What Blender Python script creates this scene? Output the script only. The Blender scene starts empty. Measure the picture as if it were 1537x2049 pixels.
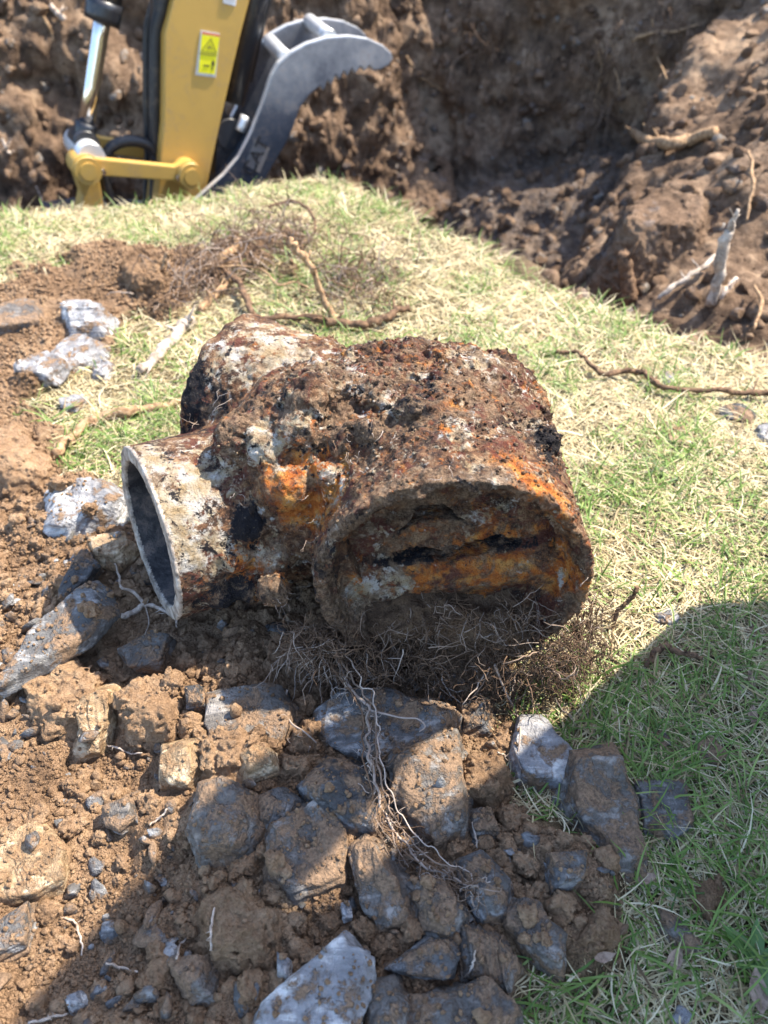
import bmesh, bpy, math, numpy as np
from mathutils import Vector, Matrix
rad = math.radians
S = bpy.context.scene
COL = S.collection
# ------------------------------------------------------------------ camera
PITCH = 42.0
CAMZ = 0.85
cd = bpy.data.cameras.new('camera')
cam = bpy.data.objects.new('camera', cd); COL.objects.link(cam)
cam.location = (0, 0, CAMZ); cam.rotation_euler = (rad(90 - PITCH), 0, 0)
cd.sensor_fit = 'VERTICAL'; cd.sensor_height = 36.0; cd.lens = 36.0 * 1540 / 2049
cd.clip_start = 0.02; cd.clip_end = 500
cd.dof.use_dof = True; cd.dof.focus_distance = 0.92; cd.dof.aperture_fstop = 4.4
S.camera = cam
# ------------------------------------------------------------------ sky and sun
SUN_EL, SUN_AZ = 54.5, 23.0          # azimuth measured from +X towards +Y
w = bpy.data.worlds.new('World'); S.world = w; w.use_nodes = True
wn = w.node_tree.nodes; wl = w.node_tree.links
sky = wn.new('ShaderNodeTexSky'); sky.sky_type = 'NISHITA'; sky.sun_disc = False
sky.sun_elevation = rad(SUN_EL); sky.sun_rotation = rad(90 - SUN_AZ)
wl.new(sky.outputs[0], wn['Background'].inputs[0]); wn['Background'].inputs[1].default_value = 0.15
sl = bpy.data.lights.new('sun', 'SUN'); sl.energy = 3.8; sl.angle = rad(0.5); sl.color = (1.0, 0.91, 0.77)
so = bpy.data.objects.new('sun', sl); COL.objects.link(so)
sdir = Vector((math.cos(rad(SUN_EL)) * math.cos(rad(SUN_AZ)), math.cos(rad(SUN_EL)) * math.sin(rad(SUN_AZ)), math.sin(rad(SUN_EL))))
so.rotation_euler = sdir.to_track_quat('Z', 'Y').to_euler(); so.location = sdir * 8
S.view_settings.view_transform = 'Standard'; S.view_settings.look = 'None'
S.view_settings.exposure = 1.95; S.view_settings.gamma = 1.0
S.cycles.max_bounces = 6; S.cycles.use_denoising = True

# ------------------------------------------------------------------ helpers
RNG = np.random.default_rng(11)
_c, _s = math.cos(rad(PITCH)), math.sin(rad(PITCH))
FW = np.array([0, _c, -_s]); UP = np.array([0, _s, _c]); RT = np.array([1., 0, 0]); CP = np.array([0, 0, CAMZ])
def rays(p):
    p = np.asarray(p, float)
    return FW + RT * ((p[..., 0:1] - 768.5) / 1540) + UP * ((1024.5 - p[..., 1:2]) / 1540)
def at_z(p, z=0.0):                  # point of the level plane z seen at a place of the photograph
    d = rays(p); z = np.asarray(z, float)
    return CP + d * ((z - CAMZ) / d[..., 2])[..., None]
def at_plane(p, o, n):
    d = rays(p); return CP + d * (((o - CP) @ n) / (d @ n))[..., None]

def _h(ix, iy, iz, seed):
    with np.errstate(over='ignore'):
        h = (ix.astype(np.uint32) * np.uint32(374761393)) ^ (iy.astype(np.uint32) * np.uint32(668265263)) ^ (iz.astype(np.uint32) * np.uint32(2147483647 - 40503)) ^ np.uint32((seed * 2654435761) & 0xffffffff)
        h = (h ^ (h >> np.uint32(13))) * np.uint32(1274126177)
        h = (h ^ (h >> np.uint32(15))) * np.uint32(2246822519)
        h = h ^ (h >> np.uint32(16))
    return h.astype(np.float64) / 4294967295.0
def vn(p, seed=0):                   # value noise, -1..1
    p = np.asarray(p, float); i = np.floor(p).astype(np.int64); f = p - i; f = f * f * f * (f * (f * 6 - 15) + 10)
    r = 0
    for a in (0, 1):
        for b in (0, 1):
            for c in (0, 1):
                wgt = (f[:, 0] if a else 1 - f[:, 0]) * (f[:, 1] if b else 1 - f[:, 1]) * (f[:, 2] if c else 1 - f[:, 2])
                r = r + wgt * _h(i[:, 0] + a, i[:, 1] + b, i[:, 2] + c, seed)
    return r * 2 - 1
def fbm(p, oct=4, seed=0, gain=0.5, lac=2.03):
    r = 0; a = 1.0; t = 0
    p = np.asarray(p, float)
    for o in range(oct):
        r = r + a * vn(p + 17.3 * o, seed + o); t += a; a *= gain; p = p * lac
    return r / t
def xy0(x, y, k=1.0): return np.stack([np.ravel(x) * k, np.ravel(y) * k, np.zeros(np.size(x))], 1)
def worley2(x, y, k, seed=0):        # distance to nearest feature point, cell units
    px, py = np.ravel(x) * k, np.ravel(y) * k
    ix, iy = np.floor(px).astype(np.int64), np.floor(py).astype(np.int64); best = np.full(px.shape, 9.0)
    z = np.zeros_like(ix)
    for a in (-1, 0, 1):
        for b in (-1, 0, 1):
            fx = ix + a + _h(ix + a, iy + b, z, seed); fy = iy + b + _h(ix + a, iy + b, z + 7, seed)
            best = np.minimum(best, (fx - px) ** 2 + (fy - py) ** 2)
    return np.sqrt(best)
def worley3(p, seed=0):
    i = np.floor(p).astype(np.int64); best = np.full(len(p), 9.0)
    for a in (-1, 0, 1):
        for b in (-1, 0, 1):
            for c in (-1, 0, 1):
                j = i + np.array([a, b, c]); d = 0
                for k in range(3):
                    d = d + (j[:, k] + _h(j[:, 0], j[:, 1], j[:, 2] + 31 * k, seed) - p[:, k]) ** 2
                best = np.minimum(best, d)
    return np.sqrt(best)
def sstep(a, b, x): t = np.clip((x - a) / (b - a), 0, 1); return t * t * (3 - 2 * t)
def poly_sdf(px, py, P):             # signed distance to a polygon, negative inside
    P = np.asarray(P, float); d = np.full(px.shape, 1e9); ins = np.zeros(px.shape, bool)
    for k in range(len(P)):
        a, b = P[k], P[(k + 1) % len(P)]; e = b - a
        wx, wy = px - a[0], py - a[1]; t = np.clip((wx * e[0] + wy * e[1]) / (e @ e + 1e-12), 0, 1)
        d = np.minimum(d, (wx - e[0] * t) ** 2 + (wy - e[1] * t) ** 2)
        c = ((a[1] <= py) & (py < b[1])) | ((b[1] <= py) & (py < a[1]))
        with np.errstate(divide='ignore', invalid='ignore'):
            xi = a[0] + (py - a[1]) * e[0] / (e[1] if abs(e[1]) > 1e-12 else 1e-12)
        ins ^= c & (px < xi)
    d = np.sqrt(d); return np.where(ins, -d, d)

def mesh(name, V, Fc, mat=None, parent=None, smooth=True, attrs=None, loc=None):
    me = bpy.data.meshes.new(name); V = np.asarray(V, np.float32)
    if isinstance(Fc, np.ndarray):
        Fc = [Fc]
    idx = np.concatenate([np.asarray(f, np.int32).ravel() for f in Fc])
    cnt = np.concatenate([np.full(len(f), f.shape[1], np.int32) for f in Fc])
    me.vertices.add(len(V)); me.vertices.foreach_set('co', V.ravel())
    me.loops.add(len(idx)); me.loops.foreach_set('vertex_index', idx)
    me.polygons.add(len(cnt)); st = np.concatenate([[0], np.cumsum(cnt)[:-1]]).astype(np.int32)
    me.polygons.foreach_set('loop_start', st)
    me.polygons.foreach_set('use_smooth', np.full(len(cnt), smooth))
    if attrs:
        for k, v in attrs.items():
            a = me.attributes.new(k, 'FLOAT', 'POINT'); a.data.foreach_set('value', np.asarray(v, np.float32))
    me.update(calc_edges=True)
    if mat: me.materials.append(mat)
    o = bpy.data.objects.new(name, me); COL.objects.link(o)
    if parent: o.parent = parent
    if loc is not None: o.location = loc
    return o
def tag(o, label=None, cat=None, group=None, kind=None):
    if label: o['label'] = label
    if cat: o['category'] = cat
    if group: o['group'] = group
    if kind: o['kind'] = kind
    return o
def empty(name, loc):
    o = bpy.data.objects.new(name, None); COL.objects.link(o); o.location = loc; o.empty_display_size = 0.05
    return o

def surface_nets(f, org, h):
    """mesh of the zero level of a sampled distance field"""
    nx, ny, nz = f.shape
    s = f < 0
    c = np.zeros((nx - 1, ny - 1, nz - 1), np.uint8)
    offs = [(a, b, d) for a in (0, 1) for b in (0, 1) for d in (0, 1)]
    for a, b, d in offs:
        c += s[a:nx - 1 + a, b:ny - 1 + b, d:nz - 1 + d]
    act = (c > 0) & (c < 8)
    I = np.argwhere(act); ids = np.full(act.shape, -1, np.int32); ids[act] = np.arange(len(I))
    val = {o: f[I[:, 0] + o[0], I[:, 1] + o[1], I[:, 2] + o[2]].astype(np.float64) for o in offs}
    acc = np.zeros((len(I), 3)); n = np.zeros(len(I))
    for o in offs:
        for ax in range(3):
            if o[ax] == 0:
                q = list(o); q[ax] = 1; q = tuple(q); va, vb = val[o], val[q]
                m = (va < 0) != (vb < 0); t = np.where(m, va / np.where(m, va - vb, 1), 0)
                p = np.tile(np.array(o, float), (len(I), 1)); p[:, ax] = t
                acc[m] += p[m]; n[m] += 1
    V = org + h * (I + acc / n[:, None])
    Q = []
    for ax in range(3):
        b, d = (ax + 1) % 3, (ax + 2) % 3
        sl0 = [slice(None)] * 3; sl1 = [slice(None)] * 3
        sl0[ax] = slice(0, -1); sl1[ax] = slice(1, None)
        for k in (b, d): sl0[k] = slice(1, -1); sl1[k] = slice(1, -1)
        s0, s1 = s[tuple(sl0)], s[tuple(sl1)]
        E = np.argwhere(s0 != s1)
        flip = s0[E[:, 0], E[:, 1], E[:, 2]]
        E = E.copy(); E[:, b] += 1; E[:, d] += 1
        def cell(db, dd):
            J = E.copy(); J[:, b] -= db; J[:, d] -= dd; return ids[J[:, 0], J[:, 1], J[:, 2]]
        q = np.stack([cell(1, 1), cell(0, 1), cell(0, 0), cell(1, 0)], 1)
        q[~flip] = q[~flip][:, ::-1]
        Q.append(q)
    Q = np.concatenate(Q); Q = Q[(Q >= 0).all(1)]
    return V, Q
def grid3(lo, hi, h):
    ax = [np.arange(lo[k], hi[k] + h, h) for k in range(3)]
    return ax
def smin(a, b, k):
    hh = np.clip(0.5 + 0.5 * (b - a) / k, 0, 1); return b * (1 - hh) + a * hh - k * hh * (1 - hh)

def crom(P, n):                      # Catmull-Rom through points, n samples per span
    P = np.asarray(P, float); P = np.vstack([2 * P[0] - P[1], P, 2 * P[-1] - P[-2]]); out = []
    for k in range(1, len(P) - 2):
        t = np.linspace(0, 1, n, endpoint=False)[:, None]
        a, b, c, d = P[k - 1], P[k], P[k + 1], P[k + 2]
        out.append(0.5 * (2 * b + (c - a) * t + (2 * a - 5 * b + 4 * c - d) * t ** 2 + (3 * b - a - 3 * c + d) * t ** 3))
    return np.vstack(out + [P[-2][None]])
def tube(P, r, sides=6, seed=0, rough=0.0):
    """verts, quads of a tapering tube along points P with radii r, closed ends"""
    P = np.asarray(P, float); n = len(P); r = np.broadcast_to(np.asarray(r, float), (n,))
    T = np.gradient(P, axis=0); T /= np.linalg.norm(T, axis=1)[:, None] + 1e-12
    ref = np.array([0, 0, 1.0]) if abs(T[0, 2]) < 0.9 else np.array([1.0, 0, 0])
    u = np.cross(T, ref); u /= np.linalg.norm(u, axis=1)[:, None] + 1e-9; v = np.cross(T, u)
    a = np.arange(sides) * 2 * np.pi / sides
    rr = r[:, None] * np.ones(sides)
    if rough:
        g = np.random.default_rng(seed); rr = rr * (1 + rough * g.normal(size=(n, sides)))
    V = P[:, None] + rr[..., None] * (np.cos(a)[None, :, None] * u[:, None] + np.sin(a)[None, :, None] * v[:, None])
    V = np.vstack([V.reshape(-1, 3), P[:1], P[-1:]])
    k = np.arange(n - 1)[:, None] * sides; j = np.arange(sides)[None]
    Q = np.stack([k + j, k + (j + 1) % sides, k + sides + (j + 1) % sides, k + sides + j], -1).reshape(-1, 4)
    jj = np.arange(sides); e = (n - 1) * sides
    T3 = np.vstack([np.stack([np.full(sides, n * sides), (jj + 1) % sides, jj], 1), np.stack([np.full(sides, n * sides + 1), e + jj, e + (jj + 1) % sides], 1)])
    return V, Q, T3
class MB:                            # collects pieces of ONE thing or part
    def __init__(s): s.V = []; s.Q = []; s.T = []; s.A = []; s.n = 0
    def add(s, V, Q=None, T=None, a=0.0):
        s.V.append(V)
        if Q is not None and len(Q): s.Q.append(np.asarray(Q) + s.n)
        if T is not None and len(T): s.T.append(np.asarray(T) + s.n)
        s.A.append(np.broadcast_to(np.asarray(a, float), (len(V),)).copy()); s.n += len(V); return s
    def tube(s, P, r, sides=6, a=0.0, **k):
        V, Q, T = tube(P, r, sides, **k); return s.add(V, Q, T, a)
    def build(s, name, mat=None, parent=None, smooth=True, loc=None, **k):
        V = np.vstack(s.V)
        if loc is not None: V = V - np.asarray(loc)
        Fc = [np.vstack(x) for x in (s.Q, s.T) if x]
        return mesh(name, V, Fc, mat, parent, smooth, {'tint': np.concatenate(s.A)}, loc)

# ------------------------------------------------------------------ materials
class NT:
    def __init__(s, name):
        s.m = bpy.data.materials.new(name); s.m.use_nodes = True; s.t = s.m.node_tree
        s.b = s.t.nodes['Principled BSDF']; s.out = s.t.nodes['Material Output']
    def link(s, v, sock):
        if isinstance(v, bpy.types.NodeSocket): s.t.links.new(v, sock)
        elif isinstance(v, (tuple, list)):
            sock.default_value = (*v, 1.0) if len(v) == 3 and sock.type == 'RGBA' else v
        else: sock.default_value = v
    def n(s, typ, props=None, out=0, **ins):
        nd = s.t.nodes.new(typ)
        for k, v in (props or {}).items(): setattr(nd, k, v)
        for k, v in ins.items():
            s.link(v, nd.inputs[int(k[1:])] if k[0] == '_' else nd.inputs[k])
        return nd.outputs[out]
    def noise(s, vec, scale, detail=4, rough=0.55, dist=0.0): return s.n('ShaderNodeTexNoise', Vector=vec, Scale=scale, Detail=detail, Roughness=rough, Distortion=dist)
    def vor(s, vec, scale, out=0, feature='F1', rnd=1.0): return s.n('ShaderNodeTexVoronoi', {'feature': feature}, out, Vector=vec, Scale=scale, Randomness=rnd)
    def ramp(s, f, stops, interp='LINEAR'):
        nd = s.t.nodes.new('ShaderNodeValToRGB'); s.link(f, nd.inputs[0]); cr = nd.color_ramp; cr.interpolation = interp
        while len(cr.elements) < len(stops): cr.elements.new(0.5)
        for e, (p, c) in zip(cr.elements, stops):
            e.position = p; e.color = (*c, 1) if isinstance(c, (tuple, list)) else (c, c, c, 1)
        return nd.outputs[0]
    def mr(s, v, a, b, c=0.0, d=1.0): return s.n('ShaderNodeMapRange', {'interpolation_type': 'SMOOTHSTEP'}, 0, _0=v, _1=a, _2=b, _3=c, _4=d)
    def mix(s, f, a, b, mode='MIX'):
        nd = s.t.nodes.new('ShaderNodeMix'); nd.data_type = 'RGBA'; nd.blend_type = mode
        s.link(f, nd.inputs[0]); s.link(a, nd.inputs[6]); s.link(b, nd.inputs[7]); return nd.outputs[2]
    def math(s, op, a, b=0.0): return s.n('ShaderNodeMath', {'operation': op}, 0, _0=a, _1=b)
    def attr(s, name): return s.n('ShaderNodeAttribute', {'attribute_name': name}, 2)
    def pos(s): return s.n('ShaderNodeNewGeometry')
    def bump(s, h, strength=0.5, dist=0.01, normal=None):
        nd = s.t.nodes.new('ShaderNodeBump'); s.link(h, nd.inputs['Height']); nd.inputs['Strength'].default_value = strength; nd.inputs['Distance'].default_value = dist
        if normal is not None: s.t.links.new(normal, nd.inputs['Normal'])
        return nd.outputs[0]
    def done(s, color, rough=0.8, normal=None, metal=0.0, spec=0.3):
        s.link(color, s.b.inputs['Base Color']); s.link(rough, s.b.inputs['Roughness']); s.link(metal, s.b.inputs['Metallic'])
        s.link(spec, s.b.inputs['Specular IOR Level'])
        if normal is not None: s.t.links.new(normal, s.b.inputs['Normal'])
        return s.m

def soil_mat(name, dark, mid, light, scale=1.0, graystone=0.0):
    t = NT(name); p = t.pos()
    a = t.noise(p, 9 * scale, 5, 0.6); b = t.noise(p, 70 * scale, 5, 0.7); c = t.noise(p, 330 * scale, 4, 0.75)
    k = t.math('ADD', t.math('MULTIPLY', a, 0.45), t.math('ADD', t.math('MULTIPLY', b, 0.35), t.math('MULTIPLY', c, 0.2)))
    col = t.ramp(k, [(0.36, dark), (0.5, mid), (0.63, light)])
    if graystone:
        g = t.noise(p, 23 * scale, 4, 0.6, 0.4)
        col = t.mix(t.mr(g, 0.56, 0.64, 0, graystone), col, t.ramp(b, [(0.35, (0.07, 0.075, 0.085)), (0.65, (0.24, 0.24, 0.25))]))
    nb = t.bump(b, 0.8, 0.014 / scale, t.bump(c, 1.0, 0.006 / scale))
    return t.done(col, 0.92, nb, 0, 0.15)
M = {}
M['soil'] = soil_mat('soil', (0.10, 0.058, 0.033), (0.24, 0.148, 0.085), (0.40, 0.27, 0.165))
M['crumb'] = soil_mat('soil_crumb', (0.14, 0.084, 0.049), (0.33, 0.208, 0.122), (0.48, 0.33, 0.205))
M['bank'] = soil_mat('bank_soil', (0.055, 0.035, 0.024), (0.20, 0.128, 0.082), (0.40, 0.275, 0.18), 0.5, 0.4)

def ground_mat():
    t = NT('ground'); p = t.pos(); so_ = t.attr('soil'); bk = t.attr('bank'); dk = t.attr('gravel')
    a = t.noise(p, 9, 5, 0.6); b = t.noise(p, 70, 4, 0.65); c = t.noise(p, 330, 3, 0.7)
    k = t.math('ADD', t.math('MULTIPLY', a, 0.45), t.math('ADD', t.math('MULTIPLY', b, 0.35), t.math('MULTIPLY', c, 0.2)))
    soil = t.ramp(k, [(0.36, (0.075, 0.046, 0.028)), (0.5, (0.25, 0.156, 0.092)), (0.63, (0.41, 0.28, 0.175))])
    lawn = t.ramp(k, [(0.38, (0.035, 0.028, 0.016)), (0.5, (0.12, 0.095, 0.05)), (0.62, (0.26, 0.21, 0.115))])
    k2 = t.math('ADD', t.math('MULTIPLY', t.noise(p, 3.2, 6, 0.62), 0.6), t.math('MULTIPLY', t.noise(p, 22, 4, 0.6), 0.4))
    bank = t.ramp(k2, [(0.37, (0.06, 0.039, 0.027)), (0.5, (0.20, 0.13, 0.084)), (0.61, (0.40, 0.28, 0.185))])
    grav = t.ramp(t.noise(p, 30, 5, 0.7), [(0.38, (0.03, 0.028, 0.03)), (0.55, (0.10, 0.09, 0.085)), (0.68, (0.22, 0.21, 0.21))])
    bank = t.mix(t.math('MULTIPLY', dk, .55), bank, grav)
    col = t.mix(so_, lawn, soil); col = t.mix(bk, col, bank)
    nb = t.bump(b, 0.9, 0.02, t.bump(c, 1.0, 0.007))
    return t.done(col, 0.93, nb, 0, 0.15)
M['ground'] = ground_mat()

def rock_mat(name, base, pale, mud, mudamt, blue=0.5):
    t = NT(name); p = t.pos()
    g = t.n('ShaderNodeTexCoord', None, 3)
    a = t.noise(g, 14, 6, 0.65, 0.6); b = t.noise(g, 60, 5, 0.7); c = t.noise(g, 260, 3, 0.7)
    st = t.noise(t.n('ShaderNodeMapping', None, 0, _0=g, _3=(18, 90, 60)), 1.2, 5, 0.6, 0.3)
    col = t.ramp(t.math('ADD', t.math('MULTIPLY', a, 0.6), t.math('MULTIPLY', st, 0.4)), [(0.38, tuple(x * 0.55 for x in base)), (0.5, base), (0.58, pale)])
    m = t.math('ADD', t.math('MULTIPLY', t.noise(p, 24, 5, 0.65, 0.3), 0.65), t.math('MULTIPLY', b, 0.35))
    mm = t.mr(m, 0.60 - 0.24 * mudamt, 0.68 - 0.24 * mudamt)
    mc = t.mix(t.mr(c, 0.35, 0.65), tuple(x * 0.55 for x in mud), mud)
    col = t.mix(mm, col, mc)
    nb = t.bump(a, 0.4, 0.012, t.bump(b, 0.7, 0.008, t.bump(c, 0.8, 0.004, t.bump(mm, .5, .003))))
    ro = t.mix(mm, (0.48, 0.48, 0.48), (0.95, 0.95, 0.95))
    return t.done(col, ro, nb, 0, 0.4)
MUD = (0.24, 0.155, 0.095)
M['slate'] = rock_mat('slate', (0.105, 0.101, 0.098), (0.32, 0.31, 0.30), MUD, 0.53)
M['pale'] = rock_mat('pale_stone', (0.25, 0.245, 0.25), (0.56, 0.55, 0.53), MUD, 0.42)
M['muddy'] = rock_mat('muddy_stone', (0.12, 0.106, 0.093), (0.28, 0.255, 0.23), MUD, 0.66)
M['tan'] = rock_mat('tan_stone', (0.30, 0.20, 0.11), (0.55, 0.43, 0.29), (0.28, 0.17, 0.09), 0.5)
M['dark'] = rock_mat('dark_stone', (0.045, 0.044, 0.045), (0.18, 0.178, 0.178), MUD, 0.55)

def rust_mat(name):
    """heavily rusted and lime crusted iron; point attributes lean the mixture one way or another"""
    t = NT(name); p = t.pos()
    lime, org, drk, mud = t.attr('lime'), t.attr('orange'), t.attr('dark'), t.attr('mud')
    def nz(sc, d=5, r=0.68, dist=0.5, off=0.0):
        return t.noise(t.n('ShaderNodeVectorMath', {'operation': 'ADD'}, 0, _0=p, _1=(off, off * 1.7, -off)), sc, d, r, dist)
    base = t.ramp(nz(38, 6, 0.7), [(0.36, (0.018, 0.013, 0.012)), (0.45, (0.075, 0.04, 0.027)), (0.54, (0.18, 0.09, 0.047)), (0.64, (0.36, 0.23, 0.13))])
    # maroon scale
    col = t.mix(t.mr(nz(26, 5, 0.65, 0.6, 3.1), 0.52, 0.58, 0, 0.8), base, (0.12, 0.036, 0.026))
    # bright rust
    o1 = t.math('ADD', t.math('ADD', t.math('MULTIPLY', nz(20, 6, 0.68, 0.5, 7.7), 0.6), t.math('MULTIPLY', nz(95, 5, 0.7, 0.5, 2.7), 0.4)), t.math('MULTIPLY', org, 0.19))
    oc = t.ramp(nz(60, 4, 0.6, 0.2, 1.2), [(0.35, (0.25, 0.06, 0.018)), (0.5, (0.52, 0.16, 0.028)), (0.65, (0.58, 0.29, 0.08))])
    col = t.mix(t.mr(o1, 0.53, 0.66), col, oc)
    # lime and cream deposits
    l1 = t.math('ADD', t.math('ADD', t.math('MULTIPLY', nz(30, 7, 0.7, 0.5, 12.3), 0.68), t.math('MULTIPLY', nz(130, 5, 0.72, 0.5, 6.3), 0.32)), t.math('MULTIPLY', lime, 0.13))
    lc = t.ramp(nz(48, 4, 0.6, 0.3, 5.5), [(0.36, (0.36, 0.26, 0.145)), (0.5, (0.46, 0.38, 0.275)), (0.62, (0.54, 0.505, 0.46))])
    col = t.mix(t.mr(l1, 0.545, 0.615), col, lc)
    # black scale, and the shade painted into the slits
    d1 = t.math('ADD', t.math('ADD', t.math('MULTIPLY', nz(46, 6, 0.7, 0.6, 21.0), .65), t.math('MULTIPLY', nz(150, 5, 0.72, 0.6, 27.0), .35)), t.math('MULTIPLY', drk, 0.2))
    col = t.mix(t.mr(d1, 0.575, 0.63), col, (0.016, 0.014, 0.017))
    # clinging soil
    m1 = t.math('ADD', nz(34, 6, 0.7, 0.4, 33.0), t.math('MULTIPLY', mud, 0.5))
    col = t.mix(t.mr(m1, 0.58, 0.70, 0, .85), col, t.ramp(nz(200, 3, 0.7, 0, 2.0), [(0.4, (0.11, 0.068, 0.042)), (0.62, (0.30, 0.20, 0.125))]))
    sp = nz(420, 3, 0.7, 0, 9.0)
    col = t.mix(t.mr(sp, 0.60, 0.72, 0, 0.5), col, (0.5, 0.40, 0.28))
    nb = t.bump(nz(45, 6, 0.75), 0.75, 0.016, t.bump(sp, 0.9, 0.005, t.bump(nz(140, 4, 0.7, 0, 4.0), 1.0, 0.011)))
    return t.done(col, 0.85, nb, 0, 0.25)
M['rust'] = rust_mat('rusted_iron')
def bore_mat():
    t = NT('pipe_bore'); p = t.pos(); a = t.noise(p, 30, 6, 0.7, 0.4)
    col = t.ramp(a, [(0.36, (0.02, 0.018, 0.02)), (0.52, (0.06, 0.055, 0.055)), (0.66, (0.17, 0.13, 0.11))])
    return t.done(col, 0.75, t.bump(t.noise(p, 180, 4, 0.7), 0.6, 0.004), 0, 0.3)
M['bore'] = bore_mat()
def cut_mat():
    t = NT('cut_iron_edge'); p = t.pos(); a = t.noise(p, 60, 5, 0.7, 0.4)
    col = t.ramp(a, [(0.36, (0.12, 0.095, 0.075)), (0.52, (0.30, 0.25, 0.205)), (0.66, (0.46, 0.41, 0.35))])
    return t.done(col, 0.7, t.bump(t.noise(p, 200, 4, 0.7), 0.5, 0.003), 0, 0.35)
M['cut'] = cut_mat()
def tint_mat(name, stops, rough=0.7, spec=0.3, trans=0.0, var=25):
    t = NT(name); p = t.pos(); k = t.attr('tint')
    col = t.ramp(k, stops)
    v = t.noise(p, var, 3, 0.6); col = t.mix(t.mr(v, 0.3, 0.7, 0, 0.35), col, (0.5, 0.5, 0.5), 'MULTIPLY')
    m = t.done(col, rough, None, 0, spec)
    if trans:
        tr = t.t.nodes.new('ShaderNodeBsdfTranslucent'); t.t.links.new(col, tr.inputs[0])
        mx = t.t.nodes.new('ShaderNodeMixShader'); mx.inputs[0].default_value = trans
        t.t.links.new(t.b.outputs[0], mx.inputs[1]); t.t.links.new(tr.outputs[0], mx.inputs[2]); t.t.links.new(mx.outputs[0], t.out.inputs[0])
    return m
M['green'] = tint_mat('green_grass', [(0.0, (0.06, 0.12, 0.02)), (0.5, (0.155, 0.255, 0.05)), (1.0, (0.31, 0.39, 0.12))], 0.5, 0.35, 0.3)
M['straw'] = tint_mat('dry_grass', [(0.0, (0.13, 0.085, 0.045)), (0.3, (0.34, 0.255, 0.13)), (0.6, (0.56, 0.47, 0.27)), (1.0, (0.70, 0.62, 0.42))], 0.6, 0.3, 0.2)
def bark_mat(name, a_, b_, sc=90):
    t = NT(name); p = t.pos(); n1 = t.noise(p, sc, 5, 0.7, 0.3); n2 = t.noise(p, sc * 4, 3, 0.7)
    col = t.ramp(n1, [(0.36, a_), (0.62, b_)])
    return t.done(col, 0.85, t.bump(n1, 0.5, 0.006, t.bump(n2, 0.5, 0.002)), 0, 0.2)
M['root_tan'] = bark_mat('tan_root', (0.15, 0.085, 0.045), (0.42, 0.28, 0.16))
M['root_dark'] = bark_mat('dark_root', (0.05, 0.03, 0.02), (0.20, 0.12, 0.07))
M['root_pale'] = bark_mat('pale_root', (0.26, 0.19, 0.14), (0.55, 0.46, 0.38))
M['root_grey'] = bark_mat('grey_wood', (0.16, 0.12, 0.09), (0.50, 0.42, 0.34), 40)
M['hair'] = tint_mat('fine_root', [(0, (0.035, 0.022, 0.015)), (0.5, (0.17, 0.105, 0.065)), (1, (0.50, 0.42, 0.36))], 0.8, 0.2, 0, 60)
M['leaf'] = bark_mat('dead_leaf', (0.14, 0.09, 0.065), (0.36, 0.26, 0.19), 60)
# ------------------------------------------------------------------ terrain
EX = np.array([-8, -3, -1.6, -1.14, -.6, -.3, -.15, .0, .12, .3, .55, .81, 1.1, 1.5, 2.2, 3.5, 8])
EY = np.array([2.0, 2.15, 2.2, 2.25, 2.36, 2.46, 2.47, 2.36, 2.16, 1.93, 1.68, 1.43, 1.2, 1.05, .95, .9, .9])
SOIL_PX = [
 [(-60, 590), (60, 552), (150, 530), (230, 500), (330, 510), (420, 520), (520, 480), (600, 500), (560, 560), (420, 590), (335, 640), (250, 660), (215, 710), (120, 745), (60, 800), (40, 840), (110, 890), (130, 930), (215, 1030), (262, 1060), (330, 1080), (420, 1000), (700, 1000), (1010, 1330), (1040, 1400), (1010, 1450), (1005, 1590), (1080, 1640), (1110, 1700), (1195, 1740), (1210, 1860), (1130, 1925), (1040, 1945), (1005, 2060), (1000, 2300), (-500, 2300), (-500, 600)],
]
SOIL_W = [at_z(np.array(P, float))[:, :2] for P in SOIL_PX]
def edge_s(x, y):
    sl_ = np.interp(x, EX, np.gradient(EY, EX)); return (y - np.interp(x, EX, EY)) / np.sqrt(1 + np.minimum(sl_ ** 2, 1.2))
def soil_mask(x, y):
    x = np.ravel(x); y = np.ravel(y)
    d = np.full(x.shape, 9.0); near = (x > -2) & (x < 1) & (y > -1) & (y < 2.2)
    for P in SOIL_W: d[near] = np.minimum(d[near], poly_sdf(x[near], y[near], P))
    d = d + (0.035 + .05 * sstep(.9, 1.2, y)) * fbm(xy0(x, y, 14), 3, 5)
    return sstep(0.03, -0.03, d)
def spoil_h(x, y):                   # heap of dug earth at the right of the pit
    return -0.30 + 0.50 * (x - 0.4) + 0.03 * (y - 2.2)
def bank_y(x):
    return np.interp(x, [-6, -2.0, -.9, -.45, -.1, .25, .6, .95, 1.3, 1.8, 3, 6], [3.3, 3.45, 3.55, 3.62, 3.85, 4.15, 4.15, 3.95, 3.7, 3.4, 3.2, 3.0])
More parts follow.
